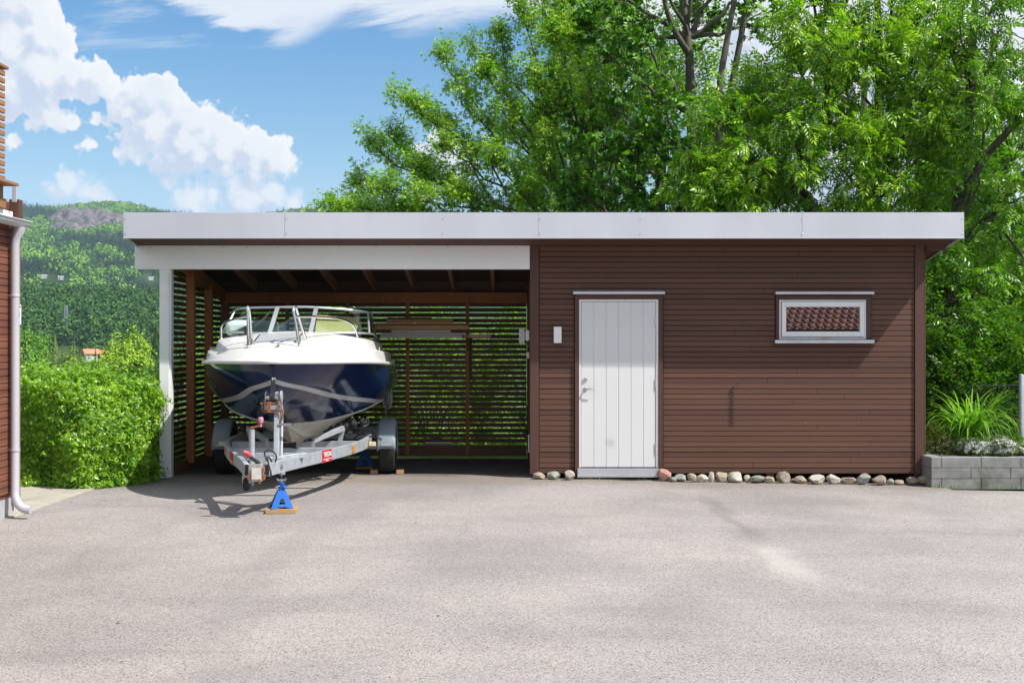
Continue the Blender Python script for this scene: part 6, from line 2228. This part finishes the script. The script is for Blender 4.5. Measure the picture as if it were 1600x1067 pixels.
my = farleaf('yellow_green_crown', (.20, .36, .025), (.42, .58, .06), .5)
mg = farleaf('fresh_green_crown', (.08, .22, .03), (.20, .40, .05), .5)
mo = farleaf('olive_crown', (.09, .16, .04), (.20, .28, .08), .5)
md = farleaf('dark_spruce_crown', (.02, .06, .02), (.05, .11, .03), .5)
mid_tree('broadleaf_tree', 'bright yellow green round tree just left of the carport post', 210, 505, 88, 70, 'round', my, 401, 6500)
mid_tree('broadleaf_tree', 'lower yellow green tree left of the bright round one', 180, 522, 96, 52, 'round', my, 402, 4600)
mid_tree('spruce_tree', 'dark spruce between the yellow green tree and the carport post', 244, 508, 100, 44, 'cone', md, 403, 2200)
mid_tree('broadleaf_tree', 'fresh green tree right beside the house corner', 40, 506, 105, 62, 'round', mg, 404, 4200)
mid_tree('broadleaf_tree', 'small fresh green tree second from the house corner', 70, 515, 130, 44, 'round', mg, 405, 3400)
mid_tree('broadleaf_tree', 'olive feathery tree third from the house corner', 86, 522, 120, 38, 'cone', mo, 406, 2600)
mid_tree('broadleaf_tree', 'rounded olive tree in the middle above the hedge', 106, 534, 112, 48, 'round', mo, 407, 3600)
mid_tree('spruce_tree', 'small dark spruce in front of the orange roofed house', 149, 541, 118, 15, 'cone', md, 408, 900)
mid_tree('broadleaf_tree', 'pale olive bush tree left of the orange roofed house', 127, 543, 105, 36, 'round', mo, 409, 2600)
mid_tree('broadleaf_tree', 'low fresh green tree at the carport post above the hedge', 235, 549, 84, 32, 'round', mg, 410, 2600)
mid_tree('broadleaf_tree', 'low pale green tree hidden half by the hedge top', 186, 551, 82, 44, 'round', my, 411, 2600)
mid_tree('spruce_tree', 'slim olive spruce just right of the feathery tree', 116, 529, 116, 16, 'cone', mo, 412, 1200)

# ================================================================== house behind the camera, seen only mirrored in the window
nh = thing('house', 'low house with red pantile roof across the yard, mirrored in the shed window', 'house', (9.5, -13, 0))
ob('wall', MB().box(3.0, 19, -24, -13.6, -.3, 2.15), surf('ochre_wall', (.30, .17, .11), .8, .1, 3), nh)
tm, nt, nn, ll = newmat('red_pantiles')
g = N(nt)
tn = g.noise(g.coords(), 1.6, 5, .6)
c = g.mix(g.ramp(tn, (.3, .7, 0, 1)), (.15, .036, .030), (.28, .085, .06))
g.principled(c, .6, 0, None, .4)
rows = []
nx, ny = 380, 17
tl = MB()
slope = math.tan(R(27))
for j in range(ny):
    y0, y1 = -13.1 - j * .33, -13.1 - (j + 1) * .33 - .03
    r0, r1 = [], []
    for i in range(nx):
        x = 2.6 + i * 16.8 / (nx - 1)
        xx = x - .12 * j
        w_ = .035 * math.sin(xx / .27 * 2 * math.pi) + .012 * math.sin(xx / .27 * 4 * math.pi + .6)
        r0.append((x, y0, 2.15 + (-13.1 - y0) * slope + w_ + .045)); r1.append((x, y1, 2.15 + (-13.1 - y1) * slope + w_))
    tl.grid([r0, r1])
    tl.grid([[(p[0], p[1], p[2] - .05) for p in r0], r0])
ob('roof', tl, tm, nh)

# ================================================================== light, sky, camera
SUN = Vector((1.094, -.55, 1.54)).normalized()
el = math.asin(SUN.z); az = math.atan2(SUN.x, SUN.y)
ld = bpy.data.lights.new('sun', 'SUN'); ld.energy = 4.6; ld.angle = R(.53); ld.color = (1, .955, .89)
lo = bpy.data.objects.new('sun', ld); COL.objects.link(lo)
lo.rotation_euler = SUN.to_track_quat('Z', 'Y').to_euler()
lo.location = (10, -5, 15)

w = bpy.data.worlds.new('World'); S.world = w
w.use_nodes = True
nt = w.node_tree; nn, ll = nt.nodes, nt.links
nn.clear()
g = N(nt)
sky = nn.new('ShaderNodeTexSky'); sky.sky_type = 'NISHITA'; sky.sun_disc = False
sky.sun_elevation = el; sky.sun_rotation = az; sky.altitude = 150; sky.air_density = 1.0; sky.dust_density = .6; sky.ozone_density = 2.2
tc = nn.new('ShaderNodeTexCoord'); sp = nn.new('ShaderNodeSeparateXYZ')
ll.new(tc.outputs['Generated'], sp.inputs[0])
X, Y_, Z = sp.outputs
AZ = g.math('ARCTAN2', X, Y_)                                  # compass angle
EL = g.math('ARCSINE', Z)                                      # height over the horizon


def vec(a, b, c=0.0):
    x = nn.new('ShaderNodeCombineXYZ')
    for i, q in enumerate((a, b, c)):
        if isinstance(q, bpy.types.NodeSocket): ll.new(q, x.inputs[i])
        else: x.inputs[i].default_value = q
    return x.outputs[0]


def curve(x, pts, x0, x1):
    t = g.math('DIVIDE', g.math('SUBTRACT', x, x0), x1 - x0, clamp=True)
    n = nn.new('ShaderNodeFloatCurve')
    cm_ = n.mapping.curves[0]
    while len(cm_.points) > 2: cm_.points.remove(cm_.points[0])
    cm_.points[0].location = ((pts[0][0] - x0) / (x1 - x0), pts[0][1]); cm_.points[1].location = ((pts[-1][0] - x0) / (x1 - x0), pts[-1][1])
    for a, b in pts[1:-1]: cm_.points.new((a - x0) / (x1 - x0), b)
    n.mapping.update()
    ll.new(t, n.inputs['Value'])
    return n.outputs[0]


pa = lambda px: math.atan((px - 800) / F)
pe = lambda py: math.atan((533.5 - py) / F)
KE = 3.0
# cumulus heaps: puffs at compass angle / height (in photo-pixel units for convenience), radius
puffs = [(48, 38, 34), (70, 45, 22), (20, 48, 36), (60, 85, 42), (95, 95, 24), (10, 100, 50), (60, 140, 50), (110, 142, 31), (150, 142, 28), (172, 150, 23), (5, 160, 50),
         (240, 166, 36), (218, 160, 27), (259, 160, 23), (205, 186, 33), (285, 196, 31), (240, 206, 38), (320, 207, 31), (355, 217, 28), (300, 236, 42), (350, 246, 38), (396, 240, 33), (426, 246, 29),
         (446, 262, 22), (402, 268, 30), (222, 240, 24), (268, 256, 30), (198, 250, 17), (52, 205, 15), (82, 202, 19), (112, 206, 16), (142, 209, 12), (165, 211, 8), (134, 238, 11), (121, 246, 7), (18, 242, 12),
         (112, 302, 22), (138, 310, 24), (88, 314, 16), (168, 322, 20), (258, 290, 16), (330, 306, 22), (372, 300, 24), (424, 306, 26), (456, 320, 24), (385, 322, 38), (300, 326, 34),
         (684, 214, 19), (694, 240, 30), (662, 252, 24), (720, 262, 26), (1060, 50, 120), (1250, 120, 170), (1480, 130, 170), (1330, 280, 150), (1580, 330, 150), (1750, 200, 160),
         (-70, 110, 90), (-170, 160, 90), (-300, 120, 110), (-420, 200, 110)]
base_v = vec(AZ, EL)
wn1 = nn.new('ShaderNodeTexNoise'); wn1.inputs['Scale'].default_value = 30; wn1.inputs['Detail'].default_value = 7; wn1.inputs['Roughness'].default_value = .6
ll.new(base_v, wn1.inputs['Vector'])
wsub = g.n('ShaderNodeVectorMath', operation='MULTIPLY_ADD', inp={0: wn1.outputs['Color'], 1: (.016, .014, 0), 2: (-.008, -.007, 0)})
wadd = g.n('ShaderNodeVectorMath', operation='ADD', inp={0: base_v, 1: wsub.outputs[0]})


def field(v):
    t = None
    for px, py, r in puffs:
        d = g.n('ShaderNodeVectorMath', operation='DISTANCE', inp={0: v, 1: (pa(px), pe(py), 0)})
        q = g.math('SUBTRACT', (r * 1.08 + 11) / F, d.outputs['Value'])
        t = q if t is None else g.math('SMOOTH_MAX', t, q, .0075)
    return t


def billow(v):
    vo = nn.new('ShaderNodeTexVoronoi'); vo.feature = 'SMOOTH_F1'; vo.inputs['Scale'].default_value = 85; vo.inputs['Smoothness'].default_value = .3
    vo.inputs['Detail'].default_value = 2; vo.inputs['Roughness'].default_value = .55
    ll.new(v, vo.inputs['Vector'])
    n1 = g.noise(v, 120, 5, .6)
    return g.math('ADD', g.math('MULTIPLY', g.math('SUBTRACT', .50, vo.outputs['Distance']), .0090), g.math('MULTIPLY', g.math('SUBTRACT', n1, .5), .0055))


offv = g.n('ShaderNodeVectorMath', operation='ADD', inp={0: wadd.outputs[0], 1: (.0085, .0105, 0)})
T1 = g.math('ADD', field(wadd.outputs[0]), billow(wadd.outputs[0]))
T2 = g.math('ADD', field(offv.outputs[0]), billow(offv.outputs[0]))
soft = g.ramp(EL, (pe(325), pe(235), .014, .0038))
dens = g.math('DIVIDE', T1, soft, clamp=True)
dens = g.math('MULTIPLY', g.math('MULTIPLY', dens, dens), g.math('SUBTRACT', 3, g.math('MULTIPLY', dens, 2)))
dens = g.math('MULTIPLY', dens, g.ramp(EL, (pe(335), pe(255), .85, 1)))
lit = g.ramp(g.math('SUBTRACT', T1, T2), (-.0065, .0070, 0, 1))
thin = g.ramp(T1, (.0, .012, 1, .0))
lit2 = g.math('ADD', g.math('MULTIPLY', lit, .80), g.math('MULTIPLY', thin, .30), clamp=True)
broad = g.noise(base_v, 14, 4, .6)
lit2 = g.math('MULTIPLY', lit2, g.ramp(broad, (.28, .55, .72, 1)), clamp=True)
cloudc = g.mix(lit2, (4.5, 5.1, 6.2), (7.25, 7.3, 7.35))
# high white sheet with a ragged streaky lower edge
sv_ = vec(g.math('ADD', AZ, g.math('MULTIPLY', EL, 1.1)), g.math('SUBTRACT', g.math('MULTIPLY', EL, 6.0), g.math('MULTIPLY', AZ, 1.2)), 1.3)
cn = g.noise(sv_, 7.5, 8, .62, .4)
edge = curve(g.math('ADD', AZ, g.math('MULTIPLY', g.math('SUBTRACT', cn, .5), .10)),
             [(pa(a), pe(b) * KE) for a, b in ((-420, -300), (120, -120), (215, 0), (285, 36), (340, 58), (385, 84), (432, 90), (480, 74), (545, 46), (620, 58), (690, 50), (800, 30), (1000, 10), (1400, -60), (2000, -200))], pa(-420), pa(2000))
edge = g.math('DIVIDE', edge, KE)
ed_ = g.math('ADD', g.math('SUBTRACT', EL, edge), g.math('MULTIPLY', g.math('SUBTRACT', cn, .5), .055))
ci = g.math('MULTIPLY', g.ramp(ed_, (-.003, .016, 0, .93)), g.ramp(cn, (.25, .5, .72, 1)))
wisp = g.math('MULTIPLY', g.ramp(cn, (.50, .70, 0, .45)), g.ramp(EL, (pe(150), pe(80), 0, 1)))
wisp = g.math('MULTIPLY', wisp, g.ramp(AZ, (pa(480), pa(330), 0, 1)))
ci = g.math('MAXIMUM', ci, wisp)
skyc = g.mix(g.ramp(EL, (pe(250), pe(0), 0, 1)), (.76, .96, 1.02), (.54, .88, 1.06))
skyc = g.mix(1, sky.outputs[0], skyc, 'MULTIPLY')
hz = g.ramp(EL, (pe(420), pe(200), .62, 0))                      # pale air near the horizon
c = g.mix(hz, skyc, (4.4, 5.6, 7.0))
front = g.ramp(Y_, (.0, .3, 0, 1))
c = g.mix(g.math('MULTIPLY', ci, front), c, (6.3, 6.6, 7.1))
c = g.mix(g.math('MULTIPLY', dens, front), c, cloudc)
# unseen broken cloud added overhead and behind the camera to fill the shade
ov = g.noise(g.n('ShaderNodeVectorMath', operation='MULTIPLY', inp={0: tc.outputs['Generated'], 1: (1, 1, 1.8)}).outputs[0], 2.2, 6, .58, .4)
rest = g.math('MAXIMUM', g.ramp(Y_, (.25, -.05, 0, 1)), g.ramp(Z, (.42, .62, 0, 1)))
c = g.mix(g.math('MULTIPLY', g.ramp(ov, (.40, .54, 0, .95)), rest), c, (7.0, 7.35, 7.8))
bg = nn.new('ShaderNodeBackground'); bg.inputs[1].default_value = .10
ll.new(c, bg.inputs[0])
ow = nn.new('ShaderNodeOutputWorld'); ll.new(bg.outputs[0], ow.inputs[0])

# the air between here and the mountain
HAZE = 0.00011
if HAZE:
    hb = MB().box(-1700, 1700, -60, 2750, -60, 330)
    hm, nt, nn2, ll2 = newmat('haze')
    pv = nn2.new('ShaderNodeVolumePrincipled'); pv.inputs['Color'].default_value = (.58, .77, 1, 1); pv.inputs['Density'].default_value = HAZE
    om = nn2.new('ShaderNodeOutputMaterial'); ll2.new(pv.outputs[0], om.inputs['Volume'])
    ho = ob('haze', hb, hm, loc=(0, 0, 0), kind='stuff', label='thin blue air over the valley', cat='haze')

cam = bpy.data.cameras.new('camera'); co = bpy.data.objects.new('camera', cam); COL.objects.link(co)
cam.sensor_width = 36; cam.lens = F / 1600 * 36; cam.clip_start = .05; cam.clip_end = 12000
co.location = (0, 0, H); co.rotation_euler = (R(90), 0, 0)
S.camera = co
S.view_settings.view_transform = 'Standard'; S.view_settings.look = 'None'; S.view_settings.gamma = 1; S.view_settings.exposure = .47
S.view_settings.use_curve_mapping = False
S.cycles.use_denoising = True
S.cycles.denoiser = 'OPENIMAGEDENOISE'
S.cycles.max_bounces = 8; S.cycles.transparent_max_bounces = 16; S.cycles.diffuse_bounces = 2; S.cycles.glossy_bounces = 4; S.cycles.transmission_bounces = 6
S.cycles.volume_bounces = 0
S.cycles.caustics_reflective = False; S.cycles.caustics_refractive = False
S.cycles.sample_clamp_indirect = 8
